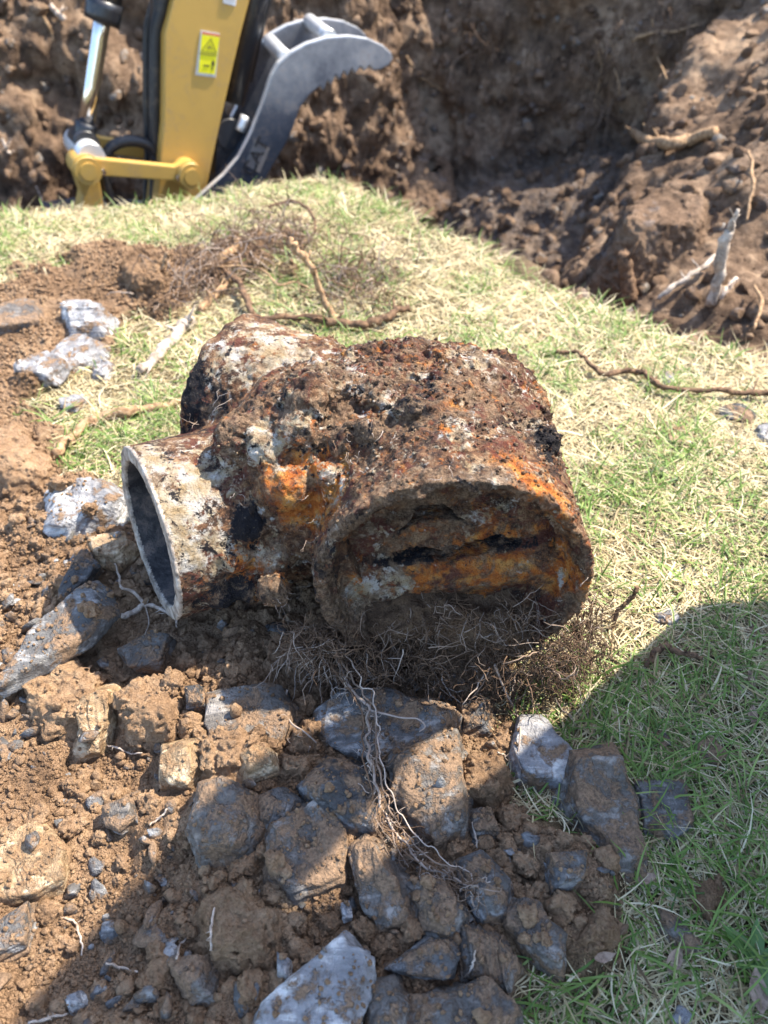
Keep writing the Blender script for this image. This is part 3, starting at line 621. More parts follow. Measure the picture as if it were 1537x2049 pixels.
ST = [
 ('slate_slab', 'long grey slate slab left of the pipe mouth, half in the pipe shadow', 'stone', [(178, 1125), (255, 1195), (248, 1228), (165, 1275), (120, 1312), (58, 1368), (0, 1392), (-30, 1350), (60, 1262), (128, 1185)], .05, .03, 'slab', 'slate', (-.05, .12)),
 ('slate_shard', 'small dark slate shard leaning behind the long slab beside the pipe mouth', 'stone', [(163, 1092), (198, 1122), (180, 1150), (125, 1205), (122, 1180)], .03, .03, 'slab', 'dark', (-.1, .25)),
 ('stone', 'pale earth-smeared stone between the left grass edge and the pipe mouth', 'stone', [(95, 962), (150, 943), (207, 953), (235, 985), (220, 1008), (125, 1040), (80, 1030)], .04, .05, 'chunk', 'pale', (0, .1)),
 ('stone', 'flat brown stone tucked behind the top of the pipe mouth shadow', 'stone', [(172, 1068), (250, 1058), (268, 1085), (232, 1118), (190, 1105)], .025, .03, 'slab', 'tan', (0, .05)),
 ('stone', 'pale blue white stone, highest in the soil patch at upper left', 'stone', [(122, 602), (165, 588), (206, 612), (203, 655), (138, 655)], .05, .06, 'chunk', 'pale', (0, .3)),
 ('stone', 'long cream stone slanting just below the pale blue white stone', 'stone', [(98, 697), (150, 665), (208, 668), (200, 690), (140, 722), (100, 728)], .04, .05, 'chunk', 'pale', (0, .1)),
 ('stone', 'low bluish stone at the lower end of the long cream stone', 'stone', [(25, 715), (90, 700), (125, 718), (98, 742), (35, 738)], .03, .04, 'slab', 'pale', (0, .1)),
 ('stone', 'flat brown slab at the left picture edge in the upper soil patch', 'stone', [(-20, 600), (70, 592), (76, 640), (-20, 655)], .03, .05, 'slab', 'muddy', (0, .1)),
 ('stone', 'small pale stone at the grass edge right of the long cream stone', 'stone', [(185, 722), (205, 710), (222, 722), (210, 742), (190, 740)], .025, .03, 'chunk', 'pale'),
 ('stone', 'small whitish flat stone lying in grass above the thick tan root', 'stone', [(120, 795), (150, 785), (175, 795), (150, 812), (122, 810)], .02, .025, 'slab', 'pale'),
 ('stone', 'cream stained slab at the left picture edge in the sunlit crumbs', 'stone', [(-40, 1655), (80, 1640), (130, 1690), (122, 1755), (60, 1790), (-40, 1805)], .035, .05, 'slab', 'tan', (.05, .05)),
 ('slate_slab', 'dark grey slate corner at the left edge below the cream stained slab', 'stone', [(-30, 1855), (48, 1800), (42, 1882), (-30, 1915)], .03, .03, 'slab', 'slate'),
 ('stone', 'upright brown stone with a waist among sunlit crumbs at left', 'stone', [(150, 1395), (210, 1383), (207, 1440), (188, 1500), (150, 1512), (160, 1450)], .05, .06, 'chunk', 'tan', (0, .3)),
 ('stone', 'thin maroon grey chip lying flat in the sunlit crumbs', 'stone', [(203, 1612), (250, 1594), (266, 1630), (232, 1662), (208, 1650)], .028, .02, 'slab', 'muddy', (.1, .2)),
 ('stone', 'rounded muddy cobble with a blue grey side, on the edge of the shadow', 'stone', [(395, 1560), (440, 1548), (490, 1578), (500, 1625), (472, 1668), (402, 1676), (384, 1620)], .062, .08, 'round', 'muddy', (0, .1)),
 ('stone', 'squarish flaky brown block just left above the rounded muddy cobble', 'stone', [(320, 1498), (372, 1488), (388, 1530), (366, 1565), (320, 1560)], .06, .07, 'chunk', 'tan', (0, .2)),
 ('stone', 'small round blue grey stone right of the rounded muddy cobble', 'stone', [(520, 1583), (560, 1568), (592, 1590), (572, 1630), (525, 1626)], .045, .05, 'round', 'slate'),
 ('stone', 'big blue grey stone under the front of the pipe behind the hanging roots', 'stone', [(622, 1420), (690, 1375), (790, 1378), (892, 1415), (872, 1480), (742, 1512), (650, 1492), (618, 1460)], .055, .08, 'chunk', 'slate', (0, .25)),
 ('stone', 'dark angular stone left of the hanging roots, below the big blue grey one', 'stone', [(615, 1572), (660, 1530), (742, 1548), (764, 1610), (742, 1672), (680, 1642)], .06, .07, 'chunk', 'dark', (0, .2)),
 ('stone', 'long muddy grey stone standing right of the hanging roots', 'stone', [(800, 1510), (900, 1483), (926, 1600), (922, 1690), (892, 1715), (850, 1672), (800, 1580)], .06, .07, 'chunk', 'muddy', (.05, .2)),
 ('stone', 'large earth-caked boulder in the middle of the foreground', 'stone', [(545, 1650), (655, 1590), (694, 1660), (690, 1755), (600, 1785), (550, 1745)], .06, .07, 'chunk', 'muddy', (-.1, .1)),
 ('stone', 'long earth-caked stone sloping right of the large foreground boulder', 'stone', [(692, 1690), (732, 1668), (800, 1758), (815, 1832), (762, 1852), (720, 1772)], .05, .06, 'chunk', 'muddy', (.1, .1)),
 ('stone', 'brown muddy stone below the tip of the hanging roots', 'stone', [(828, 1760), (900, 1758), (935, 1820), (902, 1852), (858, 1832)], .045, .06, 'chunk', 'muddy'),
 ('stone', 'smooth blue violet stone with a pale lower edge at the tip of the hanging roots', 'stone', [(920, 1720), (962, 1703), (1008, 1760), (1002, 1812), (972, 1826), (930, 1782)], .055, .06, 'round', 'slate', (.1, .15)),
 ('stone', 'grey topped block with a dark vertical front under the right side of the pipe', 'stone', [(1040, 1425), (1085, 1418), (1148, 1512), (1142, 1556), (1046, 1546), (1022, 1500)], .06, .08, 'slab', 'pale', (0, .08)),
 ('stone', 'tall pointed muddy stone tilted upright on the grass, largest at right', 'stone', [(1160, 1495), (1235, 1480), (1282, 1590), (1292, 1735), (1262, 1745), (1168, 1610), (1148, 1540)], .075, .07, 'chunk', 'muddy', (.12, .25)),
 ('stone', 'flat blue grey stone lying on grass right of the tall pointed stone', 'stone', [(1272, 1552), (1372, 1558), (1392, 1640), (1352, 1676), (1290, 1662)], .03, .035, 'slab', 'slate'),
 ('stone', 'small square grey stone in grass below left of the tall pointed stone', 'stone', [(1103, 1705), (1172, 1703), (1167, 1758), (1112, 1776)], .028, .03, 'slab', 'slate', (0, .2)),
 ('slate_slab', 'large whitish blue slab at the bottom edge of the picture', 'stone', [(682, 1868), (752, 1908), (738, 1990), (700, 2110), (470, 2110), (520, 2008)], .06, .04, 'slab', 'pale', (-.05, .18)),
 ('slate_shard', 'glossy blue grey shard with a pale chipped face near the bottom edge', 'stone', [(783, 1937), (850, 1888), (922, 1888), (902, 1960), (832, 1958)], .05, .035, 'slab', 'slate', (0, .4)),
 ('stone', 'oval brown stone right of the whitish blue slab', 'stone', [(745, 1958), (790, 1948), (818, 2008), (802, 2055), (750, 2045)], .055, .06, 'round', 'muddy'),
 ('stone', 'rust streaked slab with a white upper edge beside the lower grass', 'stone', [(1008, 1792), (1082, 1808), (1132, 1868), (1122, 1932), (1070, 1902), (1010, 1852)], .045, .045, 'slab', 'muddy', (.1, .1)),
 ('stone', 'dark muddy stone left of the rust streaked slab', 'stone', [(935, 1850), (1005, 1870), (1042, 1930), (1022, 1972), (958, 1930)], .045, .06, 'chunk', 'muddy'),
 ('stone', 'wide blue brown stone at the bottom edge next to the grass', 'stone', [(820, 2002), (980, 1975), (1032, 2020), (1025, 2090), (830, 2090)], .05, .06, 'chunk', 'muddy', (0, .1)),
 ('stone', 'small brown flat stone lying alone in the right grass', 'stone', [(1390, 1482), (1430, 1474), (1458, 1508), (1442, 1526), (1396, 1508)], .018, .025, 'slab', 'muddy'),
 ('stone', 'small grey stone in grass left of the lone brown flat stone', 'stone', [(1298, 1462), (1330, 1454), (1347, 1480), (1326, 1496)], .015, .02, 'slab', 'slate'),
 ('stone', 'log-shaped brown stone in the lower right grass', 'stone', [(1326, 1815), (1358, 1828), (1408, 1880), (1382, 1896), (1336, 1852)], .03, .035, 'round', 'muddy'),
 ('stone', 'triangular violet grey stone at the bottom right edge', 'stone', [(1345, 2040), (1362, 2005), (1392, 2030), (1385, 2060)], .015, .02, 'slab', 'pale'),
 ('stone', 'small pale stone in sunlit grass right of the pipe, near the shadow edge', 'stone', [(1318, 1222), (1345, 1212), (1360, 1232), (1345, 1246), (1320, 1240)], .018, .025, 'chunk', 'pale'),
 ('stone', 'small pale stone in the grass above the long dark twig', 'stone', [(1325, 748), (1345, 738), (1354, 755), (1342, 770), (1326, 765)], .022, .03, 'chunk', 'pale'),
 ('stone', 'dark grey stone under the right end of the long dark twig', 'stone', [(1442, 808), (1480, 802), (1512, 815), (1500, 842), (1455, 835)], .03, .035, 'chunk', 'dark'),
 ('stone', 'pale grey stone at the right edge below the long dark twig', 'stone', [(1518, 850), (1545, 840), (1560, 860), (1540, 882), (1520, 872)], .03, .035, 'chunk', 'pale'),
 ('stone', 'flat tan stone half hidden in grass below the long dark twig', 'stone', [(1332, 858), (1372, 850), (1398, 872), (1375, 890), (1340, 882)], .018, .02, 'slab', 'tan'),
 ('stone', 'small smooth blue grey stone at the right edge inside the shadow', 'stone', [(1490, 1262), (1505, 1243), (1522, 1258), (1512, 1275)], .015, .02, 'round', 'slate'),
 ('stone', 'small pinkish tan stone catching the sun beside the big blue grey stone', 'stone', [(488, 1500), (512, 1482), (545, 1492), (548, 1515), (505, 1528)], .045, .04, 'chunk', 'tan'),
 ('stone', 'white quartz chip near the bottom left corner', 'stone', [(128, 1995), (150, 1985), (155, 2002), (138, 2014)], .03, .02, 'chunk', 'pale'),
 ('stone', 'brown triangular stone in shade below the rounded muddy cobble', 'stone', [(328, 1918), (402, 1908), (398, 1968), (370, 1970)], .045, .05, 'chunk', 'muddy'),
 ('stone', 'light grey sliver between the large boulder and the glossy shard', 'stone', [(683, 1805), (698, 1800), (702, 1830), (688, 1834)], .04, .015, 'slab', 'pale'),
 ('stone', 'pale pointed chip just above the whitish blue slab', 'stone', [(555, 1905), (578, 1918), (575, 1952), (556, 1945)], .04, .02, 'slab', 'pale'),
 ('stone', 'wide muddy slab under the left branch of the pipe', 'stone', [(408, 1372), (560, 1365), (592, 1440), (560, 1475), (420, 1470)], .035, .05, 'slab', 'muddy', (0, .1)),
 ('stone', 'brown flaky stone in shade just below the pipe mouth', 'stone', [(235, 1292), (300, 1258), (345, 1265), (318, 1325), (262, 1330)], .035, .04, 'slab', 'muddy', (0, .2)),
 ('stone', 'dark stone wedged under the pipe between the blue grey stone and the grey block', 'stone', [(918, 1402), (968, 1390), (966, 1440), (926, 1452)], .045, .05, 'chunk', 'dark'),
 ('stone', 'dark blue chip on end left of the wide muddy slab', 'stone', [(370, 1372), (395, 1368), (402, 1402), (372, 1408)], .045, .03, 'slab', 'dark', (0, .3)),
 ('stone', 'flat brown stone between the long muddy stone and the right grass', 'stone', [(930, 1615), (985, 1610), (1002, 1650), (950, 1660)], .04, .04, 'slab', 'muddy'),
 ('earth_clod', 'dark sided earth clod at the top of the upper left soil patch', 'clod', [(240, 520), (262, 503), (318, 520), (322, 560), (268, 562)], .06, .08, 'clod', 'soil', (0, .1)),
 ('earth_clod', 'round earth clod at the left edge above the pale smeared stone', 'clod', [(-20, 850), (40, 842), (72, 880), (66, 930), (10, 945), (-20, 930)], .06, .07, 'clod', 'crumb'),
 ('earth_clod', 'crumbly sunlit clod beside the lower end of the long slate slab', 'clod', [(65, 1330), (130, 1310), (188, 1350), (172, 1420), (100, 1440), (50, 1400)], .055, .06, 'clod', 'crumb'),
 ('earth_clod', 'peaked sunlit clod right of the upright waisted stone', 'clod', [(232, 1385), (300, 1340), (345, 1330), (350, 1390), (330, 1450), (250, 1440)], .055, .06, 'clod', 'crumb'),
 ('earth_clod', 'ridge of sunlit earth above the flaky brown block', 'clod', [(390, 1475), (470, 1455), (530, 1490), (480, 1530), (400, 1520)], .05, .06, 'clod', 'crumb'),
 ('earth_clod', 'dark shaded clod between the dark wedged stone and the long muddy stone', 'clod', [(925, 1510), (985, 1492), (1015, 1535), (985, 1580), (930, 1570)], .05, .06, 'clod', 'soil'),
 ('earth_clod', 'wide shaded clod in the lower left dark soil', 'clod', [(400, 1800), (480, 1770), (545, 1820), (520, 1890), (430, 1890)], .045, .06, 'clod', 'soil'),
 ('earth_clod', 'brown lump of earth in the grass right of the log-shaped stone', 'clod', [(1400, 1765), (1440, 1750), (1455, 1800), (1425, 1822), (1398, 1800)], .03, .04, 'clod', 'soil'),
 ('earth_clod', 'large sunlit lump of earth in the hollow below the steel thumb', 'clod', [(788, 318), (838, 285), (902, 330), (908, 395), (858, 430), (805, 405)], .05, .35, 'clod', 'bank', (0, .6)),
 ('earth_clod', 'overhanging dark sided sod on the spoil heap below the bare branch', 'clod', [(1262, 400), (1330, 372), (1420, 392), (1400, 440), (1290, 455), (1255, 440)], .12, .2, 'clod', 'bank', (0, .1)),
 ('earth_clod', 'small clod on the grass edge above the rust streaked slab', 'clod', [(1180, 1830), (1215, 1810), (1235, 1850), (1205, 1880), (1170, 1870)], .03, .04, 'clod', 'soil'),
]
for i, s_ in enumerate(ST):
    nm, lb, ct, px, h, th, ty, mt = s_[:8]; tl = s_[8] if len(s_) > 8 else (0, 0)
    if ty == 'chunk' and i > 9: gt = np.random.default_rng(i); tl = (tl[0] + gt.uniform(-.25, .25), tl[1] + gt.uniform(-.1, .3))
    stone(nm, lb, ct, px, h * (.62 if i > 9 else (1.25 if i < 4 else .85)), th, ty, mt, tl, i, 'lumps of dug earth' if ct == 'clod' else 'stones around the pipe')

# ------------------------------------------------------------------ crumbs and rubble (nobody could count them)
def scatter(name, P, r, mat, sub=2, jag=.5, seed=0, nvar=8, label=None, cat=None, flat=1.0):
    g = np.random.default_rng(seed); mb = MB(); k = g.integers(0, nvar, len(P))
    for v_ in range(nvar):
        sv, sf = shape(sub, seed * 31 + v_, jag); sv = sv * np.array([1, 1, flat]); m_ = k == v_; n = m_.sum()
        if n == 0: continue
        VV = np.einsum('nij,kj->nki', rotm(n, g), sv) * r[m_][:, None, None] + P[m_][:, None]
        FF = sf[None] + (np.arange(n) * len(sv))[:, None, None]
        mb.add(VV.reshape(-1, 3), None, FF.reshape(-1, 3), np.repeat(g.random(n), len(sv)))
    o = mb.build(name, M[mat], None, True); return tag(o, label, cat, None, 'stuff')
bpy.context.view_layer.update(); DG0 = bpy.context.evaluated_depsgraph_get()
def settle(P, keep_prob, gg_):
    out = []
    for p in P:
        ok, q, nrm, _i, ob, _m = S.ray_cast(DG0, Vector((p[0], p[1], .5)), Vector((0, 0, -1)))
        if not ok or ob.name.startswith(('barrel', 'branch', 'rear', 'cut_', 'bore', 'inner')): 
            if ok: out.append(p)
            continue
        if ob.name.startswith('ground'): out.append((p[0], p[1], q[2]))
        elif gg_.random() < keep_prob and nrm[2] > .5: out.append((p[0], p[1], q[2]))
    return np.array(out)
g = np.random.default_rng(5)
def soil_points(n, x0, x1, y0, y1, clump, seed):
    x = g.uniform(x0, x1, n); y = g.uniform(y0, y1, n)
    m = soil_mask(x, y); c = fbm(xy0(x, y, clump), 3, seed)
    keep = (m > g.random(n) * 0.8 + .1) & (c > g.uniform(-.55, .15, n)) & (edge_s(x, y) < -.02)
    x, y = x[keep], y[keep]; return np.stack([x, y, ground_h(x, y)], 1)
P1 = soil_points(60000, -.62, .42, .15, 1.0, 12, 61); P1 = settle(P1, .17, g); P1b = soil_points(16000, -1.0, -.2, .95, 1.95, 12, 62)
r1 = 0.0012 + 0.0030 * g.random(len(P1)) ** 2.5; P1[:, 2] += r1 * .35
scatter('soil_crumbs', P1, r1, 'crumb', 1, .9, 1, label='brown soil crumbs loosely spread over the dug earth', cat='soil crumbs')
r1b = 0.003 + 0.004 * g.random(len(P1b)) ** 2; P1b[:, 2] += r1b * .35
scatter('soil_crumbs', P1b, r1b, 'crumb', 1, .9, 2, label='brown soil crumbs of the upper left soil patch', cat='soil crumbs')
P2 = settle(soil_points(4200, -.6, .42, .15, 1.0, 7, 63), .06, g); r2 = 0.004 + 0.007 * g.random(len(P2)) ** 3; P2[:, 2] += r2 * .3
scatter('soil_lumps', P2, r2, 'crumb', 2, .95, 3, label='walnut and pea sized lumps in the dug earth', cat='soil lumps')
M['slate_mud'] = rock_mat('muddy_slate', (0.12, 0.118, 0.118), (0.32, 0.315, 0.31), MUD, 0.62)
P3 = settle(soil_points(1700, -.55, .42, .15, .95, 7, 64), .1, g); r3 = 0.003 + 0.016 * g.random(len(P3)) ** 3; P3[:, 2] += r3 * .25
scatter('slate_chips', P3, r3, 'slate_mud', 2, .8, 4, flat=.45, label='small angular slate chips mixed into the dug earth', cat='stone chips')
# crumbly aggregates
def clump_shape(seed):
    ax3 = [np.arange(-1.5, 1.5, .105)] * 3; X, Y, Z = np.meshgrid(*ax3, indexing='ij'); PP = np.stack([X.ravel(), Y.ravel(), Z.ravel()], 1)
    q = PP * np.random.default_rng(seed).uniform(.8, 1.3, 3); ff = np.linalg.norm(q, axis=1) - .85 - .45 * fbm(PP * 1.6 + seed, 2, seed) - .42 * (.55 - worley3(PP * 2.6 + seed, seed)) - .2 * (.5 - worley3(PP * 5.5, seed + 1))
    return surface_nets(ff.reshape(X.shape), np.array([-1.5] * 3), .105)
P6 = settle(soil_points(2100, -.62, .42, .15, 1.0, 9, 66), .10, g); r6 = 0.006 + 0.010 * g.random(len(P6)) ** 2; P6[:, 2] += r6 * .25
mb = MB(); kk = g.integers(0, 7, len(P6))
for v_ in range(7):
    sv, sq = clump_shape(500 + v_); m_ = kk == v_; n = m_.sum(); VV = np.einsum('nij,kj->nki', rotm(n, g), sv) * r6[m_][:, None, None] + P6[m_][:, None]
    mb.add(VV.reshape(-1, 3), (sq[None] + (np.arange(n) * len(sv))[:, None, None]).reshape(-1, 4), None, .5)
tag(mb.build('soil_lumps', M['crumb'], None, True), 'crumbly knotted lumps of sunlit and shaded earth on the heap', 'soil lumps', None, 'stuff')
# rubble on the pit walls and the spoil heap
tri = Q[(gb[Q].min(1) > .5)]; ctr = V[tri].mean(1); ok = (np.abs(ctr[:, 0]) < 2.8) & (ctr[:, 1] < 4.9); tri = tri[ok]
ar = 0.5 * np.linalg.norm(np.cross(V[tri[:, 2]] - V[tri[:, 0]], V[tri[:, 3]] - V[tri[:, 1]]), axis=1)
def bank_points(n, seed):
    gg_ = np.random.default_rng(seed); k = gg_.choice(len(tri), n, p=ar / ar.sum()); u, v = gg_.random(n)[:, None], gg_.random(n)[:, None]
    q = V[tri[k]]; return q[:, 0] * (1 - u) * (1 - v) + q[:, 1] * u * (1 - v) + q[:, 2] * u * v + q[:, 3] * (1 - u) * v
P4 = bank_points(11000, 7); r4 = 0.004 + 0.040 * g.random(len(P4)) ** 6; scatter('bank_crumbs', P4, r4, 'bank', 2, .95, 5, label='earth lumps covering the pit walls and the spoil heap', cat='earth rubble')
P5 = bank_points(1300, 8); r5 = 0.008 + 0.030 * g.random(len(P5)) ** 3; scatter('bank_stones', P5, r5, 'muddy', 2, .85, 6, label='grey shale stones in the pit walls and the spoil heap', cat='stone rubble')

# ------------------------------------------------------------------ grass
def blades(name, P, L, Wd, az, th0, th1, tw, tint, mat, label, cat, K=5):
    n = len(P); t = np.linspace(0, 1, K); ph = th0[:, None] + (th1 - th0)[:, None] * t[None]; aa = az[:, None] + tw[:, None] * t[None]
    ds = (L / (K - 1))[:, None]
    dx = np.cos(ph) * np.cos(aa) * ds; dy = np.cos(ph) * np.sin(aa) * ds; dz = np.sin(ph) * ds
    pos = np.stack([np.cumsum(d, 1) - d[:, :1] for d in (dx, dy, dz)], -1)
    pos[..., 2] = np.maximum(pos[..., 2], 0.001 + 0.004 * RNG.random((n, 1))); pos += P[:, None]
    sd = np.stack([-np.sin(aa), np.cos(aa), 0.35 * np.sin(aa * 3 + az[:, None])], -1)
    wd = (Wd[:, None] * np.array([.75, 1, .9, .62, .12])[None])[..., None]
    VV = np.stack([pos - sd * wd, pos + sd * wd], 2).reshape(-1, 3)
    b = (np.arange(n) * 2 * K)[:, None]; k = np.arange(K - 1)[None] * 2
    Qd = np.stack([b + k, b + k + 1, b + k + 3, b + k + 2], -1).reshape(-1, 4)
    o = mesh(name, VV, Qd, M[mat], None, True, {'tint': np.repeat(tint, 2 * K)})
    return tag(o, label, cat, None, 'stuff')
def lawn_points(n, x0, x1, y0, y1, thin, seed):
    gg_ = np.random.default_rng(seed); x = gg_.uniform(x0, x1, n); y = gg_.uniform(y0, y1, n)
    m = soil_mask(x, y); s = edge_s(x, y) + 0.05 * fbm(xy0(x, y, 5), 3, 71)
    keep = (m < gg_.random(n) * .75) & (s < 0.012 - 0.05 * gg_.random(n) ** 3 + .01) & (fbm(xy0(x, y, 9), 3, 81) > gg_.uniform(-.9, thin, n))
    x, y = x[keep], y[keep]; z = ground_h(x, y); P = np.stack([x, y, z], 1); P = P[~pipe_inside(P + np.array([0, 0, .012]))]; return P
def grass(name, n, box, kind, seed, sc=1.0):
    gg_ = np.random.default_rng(seed)
    if kind == 'straw':
        P = lawn_points(n, *box, -.1, seed); n = len(P)
        return blades(name, P, sc * (.014 + .06 * gg_.random(n) ** 1.6), sc * gg_.uniform(.00045, .0011, n), gg_.uniform(0, 6.283, n), gg_.normal(.30, .28, n), gg_.normal(-.1, .3, n), gg_.normal(0, .7, n), np.clip(gg_.normal(.58, .3, n), 0, 1), 'straw', 'dry straw coloured grass lying matted over the lawn', 'dry grass')
    P = lawn_points(n, *box, .1, seed)
    c = 1.3 * fbm(xy0(P[:, 0], P[:, 1], 9), 3, 88) + 0.9 * np.exp(-((P[:, 0] - .40) ** 2 + (P[:, 1] - .30) ** 2) / .06); P = P[c > gg_.uniform(-.30, .45, len(P))]; n = len(P)
    return blades(name, P, sc * gg_.uniform(.02, .07, n), sc * gg_.uniform(.0007, .0015, n), gg_.uniform(0, 6.283, n), gg_.normal(.85, .28, n), gg_.normal(-.05, .5, n), gg_.normal(0, .5, n), np.clip(gg_.normal(.5, .25, n), 0, 1), 'green', 'fresh green grass blades growing through the dry lawn', 'grass')
grass('dry_grass', 84000, (-.75, .95, .12, 1.35), 'straw', 201)
grass('green_grass', 40000, (-.75, .95, .12, 1.35), 'green', 202)
grass('dry_grass', 85000, (-1.6, 1.35, 1.35, 2.62), 'straw', 203, 1.25)
grass('green_grass', 40000, (-1.6, 1.35, 1.35, 2.62), 'green', 204, 1.1)
grass('dry_grass', 26000, (-3.5, 3.0, -2.0, 2.6), 'straw', 205, 1.5)
grass('green_grass', 9000, (-3.5, 3.0, -2.0, 2.6), 'green', 206, 1.3)
# ------------------------------------------------------------------ roots and twigs
bpy.context.view_layer.update(); DG = bpy.context.evaluated_depsgraph_get()
_hid = [o for o in COL.objects if o.get('kind') == 'stuff' and 'grass' in o.name]
for o in _hid: o.hide_viewport = True
bpy.context.view_layer.update(); DG = bpy.context.evaluated_depsgraph_get()
def surf(px, py, lift=0.0):          # first solid surface seen at a place of the photograph
    d = Vector(rays(np.array([px, py], float))).normalized(); ok, p, *_ = S.ray_cast(DG, Vector(CP), d)
    p = np.array(p) if ok else at_z(np.array([px, py], float)); return p + np.array([0, 0, lift])
def pathpts(px, mode, lift):
    if mode == 'g': return np.array([hit(*p) + np.array([0, 0, (lift[i] if isinstance(lift, (list, tuple)) else lift)]) for i, p in enumerate(px)])
    if mode == 's': return np.array([surf(*p, lift) for p in px])
    o = hit(*px[0]); n = np.array([0, -1.0, 0]) if mode == 'v' else np.array([0, -math.cos(rad(mode)), math.sin(rad(mode))])
    return np.array([at_plane(np.array(p, float), o, n) for p in px])
def wood(name, label, cat, px, r, mat, mode='g', lift=0.01, group=None, seed=0, side=None, sides=8):
    P = pathpts(px, mode, lift); Pc = crom(P, 7); n = len(Pc); rs = np.interp(np.linspace(0, 1, n), np.linspace(0, 1, len(np.atleast_1d(r))) if np.ndim(r) else [0, 1], r if np.ndim(r) else [r, r * .75])
    Pc = Pc + (np.stack([vn(np.stack([np.arange(n) * .6, np.full(n, k * 9.0 + seed), np.zeros(n)], 1), seed) for k in range(3)], 1)) * np.minimum(rs, .006)[:, None] * .7
    rs = rs * (1 + (.22 if np.max(r) < .012 else .12) * vn(np.stack([np.arange(n) * (.9 if np.max(r) < .012 else .16), np.full(n, 3.0 + seed), np.zeros(n)], 1), seed + 1))
    mb = MB().tube(Pc, rs, sides, rough=.06, seed=seed)
    for sp, sr in (side or []):
        Q_ = crom(pathpts(sp, mode, lift), 6); mb.tube(Q_, np.linspace(sr, sr * .5, len(Q_)), 6, rough=.08, seed=seed)
    g_ = np.random.default_rng(seed + 5)
    for q in range(4):                # stubs
        k = g_.integers(2, n - 2); dv = g_.normal(size=3); dv[2] = abs(dv[2]); dv /= np.linalg.norm(dv); L = rs[k] * g_.uniform(2, 5)
        mb.tube(np.array([Pc[k], Pc[k] + dv * L * .5, Pc[k] + dv * L + g_.normal(size=3) * L * .2]), [rs[k] * .4, rs[k] * .3, rs[k] * .1], 5)
    o = mb.build(name, M[mat], None, True, Pc[0]); return tag(o, label, cat, group)
wood('root', 'thick brown root stub standing upright on the grass behind the pipe', 'root', [(668, 645), (650, 600), (628, 545), (608, 515), (592, 495), (580, 478)], [.0085, .0075, .009, .006], 'root_tan', 10, seed=1)
wood('root', 'brown root lying behind the pipe with a knobbed upturned right end', 'root', [(818, 632), (790, 642), (762, 660), (720, 668), (660, 662), (600, 652), (540, 654), (470, 660)], [.0075, .009, .0095, .008, .006], 'root_dark', 'g', .022, seed=2, side=[([(790, 642), (788, 628), (787, 612)], .004)])
wood('root', 'dark crooked root left of the upright root stub, ending at the pipe', 'root', [(432, 548), (462, 575), (485, 595), (495, 622), (512, 655)], [.006, .0075, .007], 'root_dark', 'g', .03, seed=3)
wood('root', 'thin pale wavy root crossing the dark crooked root', 'root', [(385, 572), (440, 562), (490, 560), (530, 570), (560, 598), (590, 592), (618, 603)], .0028, 'root_tan', 'g', .035, seed=4, sides=6)
wood('root', 'thick tan root with dark bark patches left of the rear hub', 'root', [(285, 755), (318, 728), (345, 692), (368, 668), (385, 652)], [.009, .013, .012, .014], 'root_grey', 'g', .015, seed=5)
wood('root', 'long tan root running from the left soil to the back of the pipe', 'root', [(108, 918), (150, 885), (180, 852), (240, 840), (300, 828), (372, 812)], [.010, .009, .010, .007], 'root_tan', 'g', .012, seed=6)
wood('twig', 'long dark wavy twig lying on the grass at right', 'twig', [(1110, 720), (1150, 722), (1176, 742), (1205, 763), (1250, 758), (1282, 766), (1330, 795), (1400, 798), (1470, 800), (1545, 808)], [.004, .0045, .006, .005, .006], 'root_dark', 'g', .02, seed=7, side=[([(1500, 802), (1506, 785), (1512, 772)], .002)])
wood('twig', 'short dark twig upright in grass beside the right rim of the pipe', 'twig', [(1222, 1262), (1240, 1217), (1264, 1198), (1277, 1175)], [.003, .0035, .0028], 'root_dark', 20, seed=8)
wood('twig', 'short dark bent twig on the shaded grass right of the pipe', 'twig', [(1288, 1348), (1306, 1322), (1322, 1310), (1360, 1320), (1402, 1330)], [.004, .0045, .003], 'root_dark', 'g', .014, seed=9)
wood('root', 'thin brown root arched over the grass above the upright root stub', 'root', [(540, 452), (575, 440), (610, 447), (628, 468), (634, 502)], [.004, .0045, .0035], 'root_dark', 'g', .05, seed=10)
wood('root', 'short thick tan root piece left of the dark crooked root', 'root', [(403, 632), (425, 605), (452, 588), (455, 570)], [.009, .008, .009], 'root_tan', 'g', .015, seed=11)
wood('root', 'bent tan root behind the dark crooked root near the lawn top', 'root', [(420, 545), (452, 522), (470, 505), (476, 478)], [.009, .010, .007], 'root_tan', 'g', .015, seed=12)
wood('root', 'tan root leaning against the dark sided earth clod', 'root', [(312, 575), (322, 548), (330, 520), (338, 505)], [.008, .007, .006], 'root_tan', 20, seed=13)
wood('root', 'pale forked root poking out of the soil under the pipe mouth', 'root', [(243, 1243), (270, 1228), (292, 1214), (325, 1228), (352, 1242), (356, 1262)], [.004, .0036, .003, .002, .0012], 'root_pale', 's', .006, seed=14, side=[([(292, 1214), (268, 1190), (246, 1182), (240, 1165)], .0028), ([(292, 1214), (300, 1250), (292, 1275)], .0012)])
wood('root', 'thin curled root over the soil left of the pale forked root', 'root', [(232, 1132), (240, 1158), (246, 1182)], [.0012, .0015, .0012], 'root_pale', 's', .004, seed=15)
